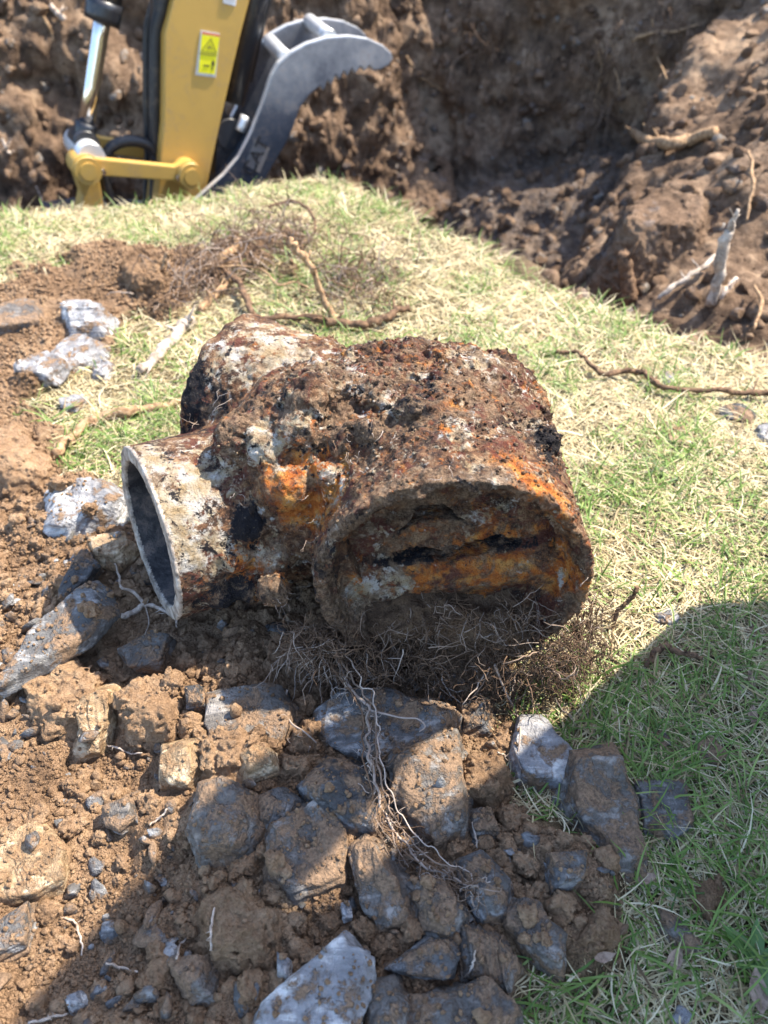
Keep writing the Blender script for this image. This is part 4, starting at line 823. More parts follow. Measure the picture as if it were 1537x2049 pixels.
for i, (px, lb) in enumerate([([(130, 1838), (152, 1850), (165, 1882), (166, 1915)], 'thin straw root curved over the sunlit crumbs at lower left'), ([(425, 1905), (424, 1860), (430, 1820)], 'fine white rootlet standing in the shaded soil above the wide shaded clod'),
    ([(215, 1495), (240, 1500), (262, 1512), (285, 1510)], 'thin root poking out of the soil right of the waisted stone'), ([(355, 1920), (362, 1895), (376, 1880)], 'short white rootlet on the brown triangular stone'), ([(215, 1930), (240, 1938), (278, 1948)], 'thin pale rootlet flat on the dark soil near the bottom left'),
    ([(300, 1655), (322, 1640), (336, 1622)], 'tiny pale rootlet left of the rounded muddy cobble'), ([(945, 1650), (952, 1680), (954, 1700)], 'short white straw stub above the smooth blue violet stone'), ([(995, 1510), (1012, 1515), (1022, 1525)], 'short pale curl beside the grey topped block'),
    ([(60, 2049), (100, 2040), (140, 2030)], 'pale straw stem at the bottom left corner'), ([(930, 1960), (945, 1935), (950, 1905)], 'thin brown stem leaning on the dark muddy stone')]):
    wood('rootlet', lb, 'root', px, [.0011, .0014, .0009], 'root_pale', 's', .004, 'rootlets in the dug earth', 30 + i, sides=5)

# fine roots
def hairs(mb, A, D, n, L, r, seed, spread=.5, wig=.35, grav=-.2, tint=(.2, .6), fork=.25, K=7, jit=.01):
    g_ = np.random.default_rng(seed); A = np.atleast_2d(A)
    for q in range(n):
        p = A[g_.integers(len(A))] + g_.normal(size=3) * jit; d = np.array(D, float) + g_.normal(size=3) * spread; d /= np.linalg.norm(d)
        LL = L * g_.uniform(.4, 1.2); pts = [p]
        for k in range(K):
            d = d + g_.normal(size=3) * wig + np.array([0, 0, grav]) * .3; d /= np.linalg.norm(d); pts.append(pts[-1] + d * LL / K)
        pts = np.array(pts); rr = r * g_.uniform(.6, 1.3); tn = g_.uniform(*tint)
        mb.tube(pts, np.linspace(rr, rr * .35, K + 1), 4, tn)
        if g_.random() < fork:
            k = g_.integers(2, K - 1); d2 = d + g_.normal(size=3) * .9; d2 /= np.linalg.norm(d2)
            mb.tube(np.array([pts[k], pts[k] + d2 * LL * .2, pts[k] + d2 * LL * .35 + g_.normal(size=3) * .004]), [rr * .7, rr * .5, rr * .25], 4, tn)
def vp(px, y): return at_plane(np.array(px, float), np.array([0, y, 0]), np.array([0, -1.0, 0]))
# the beard hanging under the left of the barrel
mb = MB(); A1 = np.array([vp(p, .60) for p in [(600, 1270), (625, 1290), (650, 1305), (680, 1315), (640, 1275), (705, 1330)]])
hairs(mb, A1, (-.15, -.35, -.5), 480, .055, .0006, 1, .7, .45, -.3, (.1, .6)); hairs(mb, A1, (-.2, -.5, -.6), 70, .085, .0007, 2, .5, .4, -.5, (.6, 1.0), .6)
hairs(mb, A1 + np.array([0, .01, -.01]), (0, -.2, -.3), 160, .04, .0006, 21, .9, .5, -.2, (.2, .45))
tag(mb.build('root_tangle', M['hair'], None, True, A1[0]), 'tangle of fine pale roots hanging under the left side of the wide pipe mouth', 'root tangle')
# the long pale root trailing over the stones
mb = MB(); tr_ = [(672, 1325), (700, 1385), (738, 1438), (736, 1500), (748, 1560), (768, 1640), (808, 1700), (862, 1742), (920, 1780), (956, 1792)]
T0 = np.array([vp(tr_[0], .585)] + [surf(*p, .012) for p in tr_[1:]]); 
for off, rr, tn in ((0, .0022, .8), (.006, .0014, .6), (-.006, .0012, .45), (.011, .001, .9)):
    C_ = crom(T0 + np.array([off, off * .4, abs(off)]), 9); C_ = C_ + .004 * np.stack([vn(np.stack([np.arange(len(C_)) * .35, np.full(len(C_), off * 1e4 + k), np.zeros(len(C_))], 1), 3) for k in range(3)], 1)
    mb.tube(C_, np.linspace(rr, rr * .45, len(C_)), 5, tn)
TC = crom(T0, 9); hairs(mb, TC[4:], (.25, -.4, .1), 170, .030, .0006, 3, .9, .4, -.2, (.3, 1.0), .6, jit=.003); hairs(mb, TC[30:], (.3, -.5, 0), 90, .045, .0006, 4, .6, .4, -.3, (.2, .7), .4, jit=.006)
SB = crom(np.array([surf(*p, .012) for p in [(738, 1432), (770, 1440), (805, 1448), (835, 1450), (850, 1465), (838, 1476)]]), 6); mb.tube(SB, np.linspace(.0014, .0008, len(SB)), 5, .8)
tag(mb.build('trailing_root', M['hair'], None, True, T0[0]), 'long pale branching root trailing from the pipe down over the foreground stones', 'root')
for px, y0, lb in (([(575, 1380), (570, 1405), (582, 1450), (610, 1470), (634, 1492)], .56, 'thin root looping down left of the big blue grey stone'), ([(990, 1330), (1012, 1385), (1032, 1430), (1040, 1470), (1035, 1520), (1042, 1545)], .57, 'single thin root hanging from the pipe over the grey topped block')):
    Pp = np.array([vp(px[0], y0), vp(px[1], y0 - .01)] + [surf(*p, .006) for p in px[2:]]); Cc = crom(Pp, 8)
    mb = MB().tube(Cc, np.linspace(.0016, .0008, len(Cc)), 5, .75); hairs(mb, Cc, (0, -.3, -.3), 10, .015, .0005, 8, .8, .4, 0, (.5, .9)); tag(mb.build('root', M['hair'], None, True, Pp[0]), lb, 'root')
# roots and earth packed in the mouth
o_ = np.array([.08, .60, .09])
gx_ = [np.arange(-.085, .245, .003), np.arange(.585, .70, .003), np.arange(.03, .155, .003)]
X, Y, Z = np.meshgrid(*gx_, indexing='ij'); PP = np.stack([X.ravel(), Y.ravel(), Z.ravel()], 1); rq2 = np.linalg.norm((PP - np.array(BA))[:, [0, 2]], axis=1)
ff = np.maximum(rq2 - .142, PP[:, 2] - (.116 + .5 * (PP[:, 1] - .64) + .012 * np.sin(PP[:, 0] * 30))); ff = np.maximum(ff, .604 + .25 * np.maximum(0, .09 - PP[:, 2]) * 0 - PP[:, 1] + .004)
ff = ff - .012 * fbm(PP * 40, 3, 301) - .011 * (.5 - worley3(PP * 70, 302)) - .006 * fbm(PP * 150, 2, 303)
pv, pq = surface_nets(ff.reshape(X.shape), np.array([gx_[0][0], gx_[1][0], gx_[2][0]]), .003)
M['packed'] = soil_mat('packed_soil', (0.06, 0.038, 0.025), (0.15, 0.094, 0.057), (0.30, 0.20, 0.125), 1.3)
tag(mesh('packed_soil', pv - o_, pq, M['packed'], None, True, None, o_), 'dark earth packed in the bottom of the wide pipe mouth', 'earth')
mb = MB(); A2 = np.array([vp(p, .604) for p in [(760, 1290), (820, 1270), (880, 1250), (940, 1245), (1000, 1250), (1060, 1255), (1100, 1270), (860, 1300), (960, 1300), (1040, 1310), (790, 1320), (1130, 1300)]])
hairs(mb, A2, (0, -.35, .05), 520, .046, .0008, 5, .9, .35, -.1, (.15, .75), .5, jit=.014)
tag(mb.build('root_tangle', M['hair'], None, True, A2[0]), 'brown fine roots matted across the lower half of the wide pipe mouth', 'root tangle')
mb = MB(); A3 = np.array([vp(p, .575) for p in [(680, 1290), (720, 1325), (760, 1335), (820, 1350), (880, 1360), (950, 1362), (1020, 1350), (1080, 1330), (850, 1330), (980, 1330)]])
hairs(mb, A3, (0, -.3, -.3), 40, .07, .0011, 66, .7, .35, -.3, (.3, .9), .7, jit=.01); hairs(mb, A3, (0, -.25, 0), 620, .034, .0006, 6, .9, .45, -.15, (.05, .6), .35, jit=.013)
tag(mb.build('root_tangle', M['hair'], None, True, A3[0]), 'short dark roots fringing the bottom lip of the wide pipe mouth', 'root tangle')
# the brown root ball at the lower right of the mouth
mb = MB(); A4 = np.array([vp(p, y) for p, y in [((1120, 1290), .60), ((1160, 1290), .62), ((1190, 1320), .63), ((1150, 1340), .60), ((1100, 1340), .585), ((1205, 1350), .63), ((1130, 1380), .59), ((1060, 1370), .585), ((1160, 1400), .60), ((1165, 1250), .64), ((1010, 1385), .58), ((1090, 1400), .58), ((1180, 1220), .65)]])
hairs(mb, A4, (.05, -.15, -.35), 850, .042, .0007, 7, 1.0, .32, -.3, (.0, .42), .35, jit=.016); hairs(mb, A4, (.3, -.3, -.2), 60, .06, .0006, 9, .8, .4, -.4, (.5, .9), .5, jit=.015)
gq = np.random.default_rng(4)
sv, sf = shape(2, 777, .6)
for q in range(90):
    c = A4[gq.integers(len(A4))] + gq.normal(size=3) * np.array([.016, .014, .014]); mb.add(sv @ rotm(1, gq)[0].T * gq.uniform(.001, .0032) + c, None, sf, gq.uniform(0, .3))
tag(mb.build('root_tangle', M['hair'], None, True, A4[0]), 'dark brown ball of fine roots and soil at the lower right rim of the pipe', 'root tangle')
# tangles on the lawn behind
for i, (pts, lb, n_) in enumerate([([(400, 560), (430, 520), (470, 500), (520, 480), (560, 470), (590, 480), (480, 545), (540, 520), (600, 520), (380, 590), (420, 600), (350, 600)], 'large tangle of thin tan roots on the lawn behind the pipe', 420), ([(690, 600), (720, 570), (750, 590), (770, 560), (740, 620), (660, 590), (700, 550)], 'loose tangle of fine roots right of the upright root stub', 240)]):
    A5 = np.array([hit(*p, .02) for p in pts]); mb = MB(); hairs(mb, A5, (0, -.2, .25), n_, .13, .0015, 40 + i, .9, .35, -.3, (.25, .8), .5, jit=.03)
    tag(mb.build('root_tangle', M['hair'], None, True, A5[0]), lb, 'root tangle')
mb = MB(); A6 = np.array([surf(*p, .003) for p in [(300, 860), (250, 850), (340, 855), (380, 850), (420, 840)]]); hairs(mb, A6, (0, -.3, .5), 26, .05, .0006, 50, .8, .3, -.2, (.7, 1), .6)
tag(mb.build('root_tangle', M['hair'], None, True, A6[0]), 'sparse white threads of root along the top of the left branch pipe', 'root tangle', None, 'stuff')
mb = MB(); A7 = np.array([surf(*p, .002) for p in [(620, 1040), (640, 980), (720, 960), (790, 950), (900, 935), (625, 1100), (612, 1180), (650, 880), (700, 920), (560, 1200), (470, 1000), (760, 870), (1050, 950), (1180, 1150)]]); hairs(mb, A7, (0, -.5, 0), 110, .02, .00045, 51, .9, .35, -.2, (.35, 1), .5)
tag(mb.build('root_tangle', M['hair'], None, True, A7[0]), 'short fine rootlets clinging to the crust of the pipe body', 'root tangle', None, 'stuff')
wood('branch', 'thick bare tan branch half buried in the spoil heap', 'branch', [(1262, 278), (1290, 298), (1330, 306), (1375, 298), (1425, 282)], [.016, .022, .020, .018], 'root_tan', 'g', .03, seed=60)
wood('stake', 'split grey stake of wood leaning up from the spoil heap', 'wood', [(1425, 610), (1438, 550), (1448, 490), (1462, 455), (1476, 420)], [.015, .015, .013, .010, .004], 'root_grey', 'v', 0, seed=61)
wood('stump', 'broken pale root stump behind the right lawn edge', 'root', [(1262, 620), (1258, 580), (1252, 545), (1246, 505)], [.022, .021, .019, .015], 'root_dark', 10, seed=62)
wood('branch', 'thin grey branch sloping in front of the split grey stake', 'branch', [(1310, 620), (1350, 590), (1390, 562), (1428, 535)], [.006, .007, .006], 'root_grey', 'g', .03, seed=63)
wood('branch', 'short whitish stick at the foot of the split grey stake', 'branch', [(1435, 610), (1450, 590), (1470, 570)], [.007, .007, .006], 'root_pale', 'g', .02, seed=64)
wood('branch', 'dark thin stick sticking out of the spoil heap at the right edge', 'branch', [(1450, 215), (1475, 190), (1510, 155)], [.008, .008, .006], 'root_dark', 'g', .04, seed=65)
wood('root', 'thin root hanging in the shaded far pit wall', 'root', [(1262, 98), (1300, 82), (1350, 78), (1395, 66)], [.006, .007, .005], 'root_tan', 'g', .03, seed=66)
wood('root', 'thin root on the far pit wall right of the steel thumb', 'root', [(812, 130), (832, 165), (860, 185), (902, 205)], [.005, .006, .004], 'root_tan', 'g', .04, seed=67)
wood('root', 'pale broken root end in the pit wall at upper left', 'root', [(105, 35), (120, 48), (135, 62)], [.012, .014, .012], 'root_pale', 'g', .04, seed=68)
wood('root', 'tan root hanging down the pit wall left of the yellow arm', 'root', [(95, 60), (110, 95), (108, 120), (85, 140)], [.006, .007, .005], 'root_tan', 'g', .05, seed=69)
wood('root', 'pale root tip at the left edge low on the pit wall', 'root', [(14, 305), (20, 322), (28, 335)], [.007, .008, .006], 'root_pale', 'g', .05, seed=70)
wood('twig', 'dead stalk standing at the top left edge of the lawn', 'twig', [(88, 418), (82, 395), (72, 372)], [.004, .0035, .003], 'root_pale', 'v', 0, seed=71)
for i, (px, lb) in enumerate([([(1490, 330), (1498, 380), (1492, 430), (1485, 470)], 'long thin root dangling over the spoil heap at right'), ([(1500, 600), (1515, 640), (1495, 690)], 'thin root on the low spoil heap at the right edge'), ([(1300, 60), (1310, 130), (1330, 180)], 'dark root strand on the shaded pit wall below the top right corner'), ([(1190, 100), (1200, 160), (1185, 230)], 'brown root strand hanging in the hollow of the pit wall'), ([(1215, 130), (1235, 190), (1225, 250)], 'rusty brown root strand right beside the hollow of the pit wall')]):
    wood('root', lb, 'root', px, [.004, .005, .003], 'root_tan', 'g', .04, None, 75 + i)
mb = MB(); A8 = np.array([hit(*p, .03) for p in [(1190, 120), (1200, 160), (1210, 200), (1190, 240), (1230, 120), (1330, 60), (1360, 100), (1170, 300), (960, 60), (940, 100)]]); hairs(mb, A8, (0, -.4, -.4), 260, .20, .002, 52, .5, .3, -.4, (.1, .6), .4, jit=.05)
tag(mb.build('root_tangle', M['hair'], None, True, A8[0]), 'curtain of thin brown roots hanging on the far pit wall', 'root tangle', None, 'stuff')

# ------------------------------------------------------------------ leaves and the weed
def leaf(name, label, cat, px, size, az, mat, curl=.3, ratio=.45, lift=.012, parent=None, at=None, pitch=0.1):
    p = hit(*px, lift) if at is None else at; u = np.linspace(0, 1, 9); v = np.linspace(-1, 1, 5)
    Uu, Vv = np.meshgrid(u, v, indexing='ij'); wdt = np.sin(np.pi * np.clip(Uu, .02, .99) ** .8) * ratio
    x = (Uu - (.5 if at is None else 0)) * size; y = Vv * wdt * size * .5; z = size * (curl * (Uu - .5) ** 2 + .18 * np.abs(Vv) * wdt) + x * pitch
    ca, sa = math.cos(az), math.sin(az); VV = np.stack([x * ca - y * sa, x * sa + y * ca, z], -1).reshape(-1, 3)
    i_, j_ = np.meshgrid(np.arange(8), np.arange(4), indexing='ij'); Qd = np.stack([i_ * 5 + j_, (i_ + 1) * 5 + j_, (i_ + 1) * 5 + j_ + 1, i_ * 5 + j_ + 1], -1).reshape(-1, 4)
    if parent is not None: return mesh(name, VV, Qd, M[mat], parent, True, {'tint': np.full(len(VV), .6)}, None)
    return tag(mesh(name, VV, Qd, M[mat], None, True, {'tint': np.full(len(VV), .5)}, p), label, cat, 'dead leaves on the lawn')
leaf('dead_leaf', 'pinkish dead leaf in grass left of the log-shaped stone', 'leaf', (1345, 1928), .03, .9, 'leaf')
leaf('dead_leaf', 'large brown dead leaf at the right edge above the triangular stone', 'leaf', (1508, 1990), .04, 1.4, 'leaf')
leaf('dead_leaf', 'small brown leaf in shaded grass right of the small grey stone', 'leaf', (1500, 1440), .026, 1.2, 'leaf')
leaf('dead_leaf', 'tan leaf tucked under the foot of the tall pointed stone', 'leaf', (1288, 1768), .026, .3, 'leaf')
leaf('dead_leaf', 'small upright brown leaf high at the right edge of the shaded grass', 'leaf', (1497, 1370), .022, 1.7, 'leaf', pitch=.5)
leaf('dead_leaf', 'curled brown leaf in lower grass beside the small clod', 'leaf', (1205, 1925), .022, .2, 'leaf', .8)
M['weed'] = tint_mat('weed_leaf', [(0, (.06, .14, .03)), (1, (.17, .28, .09))], .45, .4, .25)
wp = hit(1512, 1925, 0.004); weed = empty('weed', wp); tag(weed, 'broad leaved green weed in the grass at the lower right edge', 'plant')
for k in range(6): leaf('leaf', None, None, (0, 0), .03 + .006 * (k % 3), k * 1.05 + .3, 'weed', .25, .38, parent=weed, at=wp, pitch=.35)

# ------------------------------------------------------------------ excavator arm standing in the pit
def paint(name, c, rough=.4, metal=0.0, wear=None, wlo=.55, whi=.68, dust=.5):
    t = NT(name); p = t.pos(); a = t.noise(p, 7, 6, .65, .3); b = t.noise(p, 60, 5, .7); col = t.mix(t.mr(a, .35, .65, 0, .25), c, tuple(x * .72 for x in c))
    if wear: col = t.mix(t.mr(t.math('ADD', t.math('MULTIPLY', a, .6), t.math('MULTIPLY', b, .4)), wlo, whi), col, wear)
    d = t.mr(t.math('ADD', t.math('MULTIPLY', a, .5), t.math('MULTIPLY', b, .5)), .5, .66, 0, dust); col = t.mix(d, col, (.25, .18, .12))
    return t.done(col, t.mix(d, (rough,) * 3, (.9, .9, .9)), t.bump(b, .12, .003), metal, .5)
M['yellow'] = paint('yellow_paint', (.46, .275, .06), .5, dust=.35); M['black'] = paint('black_paint', (.015, .016, .02), .35, dust=.25)
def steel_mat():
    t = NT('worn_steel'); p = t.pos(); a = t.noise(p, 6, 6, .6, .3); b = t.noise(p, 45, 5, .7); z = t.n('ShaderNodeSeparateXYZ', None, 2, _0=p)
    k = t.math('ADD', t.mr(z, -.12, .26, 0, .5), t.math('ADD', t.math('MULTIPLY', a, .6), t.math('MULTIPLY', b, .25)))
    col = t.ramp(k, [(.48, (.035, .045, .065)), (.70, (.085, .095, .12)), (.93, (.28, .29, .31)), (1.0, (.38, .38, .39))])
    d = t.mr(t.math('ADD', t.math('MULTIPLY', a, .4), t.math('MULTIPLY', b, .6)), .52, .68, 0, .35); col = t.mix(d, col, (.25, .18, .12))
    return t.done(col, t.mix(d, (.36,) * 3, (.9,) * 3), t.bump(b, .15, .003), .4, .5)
M['steel'] = steel_mat(); M['chrome'] = paint('chrome_rod', (.62, .60, .58), .14, 1.0, dust=.12)
M['rubber'] = paint('rubber_hose', (.013, .013, .015), .5, dust=.3); M['edge'] = paint('bare_edge', (.62, .62, .62), .4, .5, dust=.2)
psi = rad(30); EN = np.array([math.sin(psi), -math.cos(psi), 0.0]); EO = np.array([-.667, 2.95, -.04]); E1 = np.array([math.cos(psi), math.sin(psi), 0.0])
exc = empty('excavator', (-.7, 3.05, -1.0)); tag(exc, 'yellow mini excavator arm with steel thumb, reaching down into the pit', 'excavator'); EB = np.array(exc.location)
def epl(px, k=0.0): return at_plane(np.array(px, float), EO + EN * k, EN)
def plate(name, px, k, th, mat, parent, bev=.004, pts=None):
    F_ = pts if pts is not None else epl(px, k); b = bmesh.new(); off = EB
    fr = [b.verts.new(p - off) for p in F_]; bk_ = [b.verts.new(p - off - EN * th) for p in F_]; n = len(F_)
    b.faces.new(fr); b.faces.new(bk_[::-1])
    for i in range(n): b.faces.new((fr[i], bk_[i], bk_[(i + 1) % n], fr[(i + 1) % n]))
    bmesh.ops.recalc_face_normals(b, faces=b.faces)
    if bev: bmesh.ops.bevel(b, geom=[e for e in b.edges if e.calc_face_angle(0) > .5], offset=bev, segments=2, profile=.6, affect='EDGES')
    me = bpy.data.meshes.new(name); b.to_mesh(me); b.free(); me.materials.append(M[mat]); o = bpy.data.objects.new(name, me); COL.objects.link(o); o.parent = parent
    return o
def rod(name, a, b, r, mat, parent, sides=24):
    a, b = np.array(a, float), np.array(b, float); t_ = np.linspace(0, 1, 4)[:, None]; V_, Q_, T_ = tube(a + (b - a) * t_ - EB, r, sides); o = mesh(name, V_, [Q_, T_], M[mat], parent, False); 
    for pl in o.data.polygons: pl.use_smooth = len(pl.vertices) == 4
    return o
def ext(a, b, s): a, b = np.array(a, float), np.array(b, float); return a + (b - a) * s
st_px = [(360, -260), (560, -260), (500, 0), (484, 60), (470, 120), (440, 250), (415, 370), (398, 430), (380, 520), (300, 520), (312, 420), (328, 250), (330, 70), (347, 0)]
plate('stick', st_px, 0, .17, 'yellow', exc, .006)
# warning sticker
def quad(px): return [tuple(q) for q in px]
sk = plate('warning_sticker', [(402, 60), (440, 67), (432, 155), (391, 150)], .0025, .002, 'edge', exc, 0)
M['stk_y'] = paint('sticker_yellow', (.75, .68, .01), .45, dust=.05); M['stk_r'] = paint('sticker_red', (.62, .16, .05), .45, dust=.05); M['stk_k'] = paint('sticker_black', (.05, .045, .02), .5, dust=.05)
M['stk_t'] = paint('sticker_print', (.30, .27, .02), .5, dust=.05)
plate('sticker_field', [(404, 69), (439.5, 74.5), (430, 149), (397.5, 145)], .004, .001, 'stk_y', sk, 0); plate('sticker_header', [(404.5, 63.5), (439.5, 69.5), (439.2, 74), (404.2, 68)], .004, .001, 'stk_r', sk, 0)
def tri_frame(A_, B_, C_, w_):
    A_, B_, C_ = map(lambda q: np.array(q, float), (A_, B_, C_)); G = (A_ + B_ + C_) / 3
    for u, v in ((A_, B_), (B_, C_), (C_, A_)): plate('warning_triangle', [u, v, v + (G - v) * w_, u + (G - u) * w_], .0052, .001, 'stk_t', sk, 0)
tri_frame((423, 75), (434.5, 108), (401, 103), .22)
plate('pictogram', [(413, 98), (416, 92), (421, 90), (424, 95), (427, 99), (421, 98)], .0052, .001, 'stk_t', sk, 0)
plate('sticker_line', [(400.3, 105), (434, 109.5), (433.6, 112.5), (400, 109)], .0052, .001, 'stk_t', sk, 0)
plate('pictogram', [(425.5, 121), (429, 122), (429.5, 130), (427, 133), (426.5, 141), (424, 141), (424, 131), (423, 127)], .0052, .001, 'stk_k', sk, 0)
plate('pictogram', [(408, 129), (413, 130.5), (419, 130), (418.5, 133.5), (413, 133), (407.5, 132)], .0052, .001, 'stk_k', sk, 0)
M['white'] = paint('white_label', (.75, .75, .76), .5, dust=.05); wl_ = plate('label', [(447, -16), (475, -12), (471, 12), (447, 6)], .0025, .002, 'white', exc, 0)
plate('label_field', [(450, -12), (472, -9), (470, 7), (450, 3)], .004, .001, 'stk_b' if 'stk_b' in M else 'edge', wl_, 0)
# hoses along the left side of the stick
for k, (dx, r_) in enumerate(((-10, .022), (-1, .020), (-16, .014))):
    hp = np.array([epl(p, kk) for p, kk in [((345 + dx, -200), -.05), ((335 + dx, 0), -.05), ((322 + dx, 70), -.06), ((320 + dx, 200), -.06), ((322 + dx, 320), -.07), ((318 + dx, 420), -.07), ((310 + dx, 520), -.07)]]) - EN * .03 * k
    V_, Q_, T_ = tube(crom(hp, 6) - EB, r_, 12); mesh('hose', V_, [Q_, T_], M['rubber'], exc, True)
plate('side_strip', [(312, -200), (348, -200), (345, 0), (332, 62), (330, 250), (318, 420), (306, 420), (306, 250), (306, 60), (308, 0)], -.06, .05, 'black', exc, .004)  # flat black strip down the left side of the stick
# bucket cylinder: black barrel and bright rod
c0, c1 = epl((205, 36), -.08), epl((168, 282), -.08); cdv = (c0 - c1) / np.linalg.norm(c0 - c1)
bc = rod('bucket_cylinder', c0, c0 + cdv * 1.0, .052, 'black', exc); rod('cylinder_gland', c0 - cdv * .012, c0 + cdv * .05, .056, 'black', bc)
rod('cylinder_rod', c1 + cdv * .02, c0 + cdv * .1, .0265, 'chrome', bc); rod('rod_eye', c1 - EN * .055, c1 + EN * .055, .042, 'black', bc); rod('rod_collar', c1, c1 + cdv * .06, .036, 'black', bc)
# links and pins
def capsule(a, b, ra, rb, n=10):
    a, b = np.array(a, float), np.array(b, float); an = math.atan2(b[1] - a[1], b[0] - a[0]); P_ = []
    for t_ in np.linspace(an + math.pi / 2, an + 3 * math.pi / 2, n): P_.append((a[0] + ra * math.cos(t_), a[1] + ra * math.sin(t_)))
    for t_ in np.linspace(an - math.pi / 2, an + math.pi / 2, n): P_.append((b[0] + rb * math.cos(t_), b[1] + rb * math.sin(t_)))
    return P_
lk = plate('bucket_link', [(150, 322), (172, 312), (200, 318), (350, 333), (378, 320), (402, 335), (406, 352), (396, 372), (372, 376), (345, 362), (200, 352), (178, 364), (156, 356), (148, 340)], .055, .035, 'yellow', exc, .005)
plate('far_link', [(150, 272), (180, 266), (205, 276), (312, 292), (312, 322), (200, 305), (175, 318), (150, 300)], -.20, .035, 'yellow', exc, .005)
for px in ((173, 338), (379, 349)):
    p = epl(px, .055); pn = rod('pin_boss', p - EN * .10, p + EN * .030, .044, 'yellow', exc); rod('pin', p + EN * .028, p + EN * .036, .028, 'yellow', pn); rod('pin_collar', p + EN * .002, p + EN * .012, .048, 'yellow', pn)
for px in ((204, 342), (356, 354)):
    p = epl(px, .055); rod('grease_fitting', p, p + EN * .018, .010, 'chrome', exc, 12)
p = epl((170, 300), -.06); rod('hinge_barrel', p - EN * .12, p + EN * .10, .045, 'edge', exc)
plate('lower_link', [(152, 352), (198, 352), (206, 400), (216, 470), (196, 540), (150, 520), (160, 420), (166, 392)], -.02, .08, 'yellow', exc, .005)
hp = np.array([epl(p, -.06) for p in [(205, 335), (218, 300), (245, 284), (280, 284), (306, 298), (312, 330)]]); V_, Q_, T_ = tube(crom(hp, 8) - EB, .019, 12); mesh('hose', V_, [Q_, T_], M['rubber'], exc, True)
hp = np.array([epl(p, -.05) for p in [(206, 345), (214, 375), (224, 410), (228, 470)]]); V_, Q_, T_ = tube(crom(hp, 8) - EB, .019, 12); mesh('hose', V_, [Q_, T_], M['rubber'], exc, True)
# the bucket, hidden below the lawn edge
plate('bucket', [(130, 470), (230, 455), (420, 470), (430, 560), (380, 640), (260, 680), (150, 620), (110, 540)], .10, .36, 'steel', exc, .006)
# thumb cylinder
t0, t1 = epl((516, -30), -.07), epl((452, 262), -.07); tdv = (t0 - t1) / np.linalg.norm(t0 - t1)
tc = rod('thumb_cylinder', t1 + tdv * .10, t0 + tdv * .8, .045, 'black', exc); rod('cylinder_tube', t1 + tdv * .16 + E1 * .058 - EN * .02, t0 + tdv * .8 + E1 * .058 - EN * .02, .014, 'black', tc); rod('cylinder_base', t1 - EN * .05, t1 + EN * .05, .052, 'black', tc)
plate('cylinder_lug', [(436, 262), (482, 262), (492, 285), (470, 345), (430, 360)], -.03, .06, 'black', tc, .004); p = epl((480, 262), 0.0); rod('hydraulic_fitting', p, p + tdv * .05 + E1 * .01, .018, 'edge', tc, 6)
# the thumb: two curved plates joined by pins
th_px = [(376, 440), (390, 402), (416, 378), (448, 350), (478, 314), (504, 264), (523, 214), (534, 182), (543, 152), (557, 126), (582, 104), (615, 86), (655, 74), (700, 71), (738, 77), (768, 91), (784, 106), (787, 119), (778, 131), (762, 139)]
teeth = []
for q, (x, y) in enumerate([(742, 135), (724, 136), (706, 141), (690, 146), (674, 154), (658, 164), (642, 176)]): teeth += [(x + 6, y + 7), (x - 2, y - 3)]
th_px += teeth + [(620, 190), (600, 218), (588, 254), (574, 286), (552, 322), (530, 360), (508, 402), (496, 440)]
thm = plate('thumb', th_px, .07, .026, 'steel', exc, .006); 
def bright_edges(o):
    o.data.materials.append(M['edge'])
    for pl in o.data.polygons:
        if abs(np.array(pl.normal) @ EN) < .5: pl.material_index = 1
bright_edges(thm); thm['label'] = 'curved steel thumb of two toothed plates'
OV = -EN * .33 + E1 * .075
fp = [np.array(epl(p, .07)) + OV for p in th_px]
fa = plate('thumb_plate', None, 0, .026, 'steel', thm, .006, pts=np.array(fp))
bright_edges(fa)
for px in ((577, 123), (664, 79)):
    p = epl(px, .07); rod('thumb_pin', p + OV * 1.03, p + OV * .06, .026, 'edge', thm)
p = epl((470, 372), .07); rod('hole_disc', p - EN * .004, p + EN * .002, .020, 'black', thm)  # black disc gives the hole its darkness; nothing is cut out
plate('thumb_web', [(420, 392), (470, 330), (505, 270), (540, 290), (505, 345), (470, 400)], .042, .13, 'steel', thm, .004)
M['badge'] = paint('badge_steel', (.16, .15, .145), .5, .3, dust=.3)
pp = plate('badge_plate', [(511, 281), (540, 297), (520, 347), (490, 330)], .0745, .005, 'badge', thm, .001)
tcu = bpy.data.curves.new('maker_letters', 'FONT'); tcu.body = 'CAT'; tcu.extrude = .003; tcu.size = .07; tcu.align_x = 'CENTER'; tcu.align_y = 'CENTER'
to = bpy.data.objects.new('maker_letters', tcu); COL.objects.link(to); bpy.context.view_layer.update()
tme = bpy.data.meshes.new_from_object(to.evaluated_get(bpy.context.evaluated_depsgraph_get())); bpy.data.objects.remove(to)
a_, b_ = epl((500.5, 338), .076), epl((525.5, 289), .076); xd = (b_ - a_) / np.linalg.norm(b_ - a_); yd = np.cross(EN, xd); cc = (a_ + b_) / 2 - EB
tme.transform(Matrix(((xd[0], yd[0], EN[0], cc[0]), (xd[1], yd[1], EN[1], cc[1]), (xd[2], yd[2], EN[2], cc[2]), (0, 0, 0, 1))))
tme.materials.append(M['black']); tob = bpy.data.objects.new('maker_letters', tme); COL.objects.link(tob); tob.parent = thm

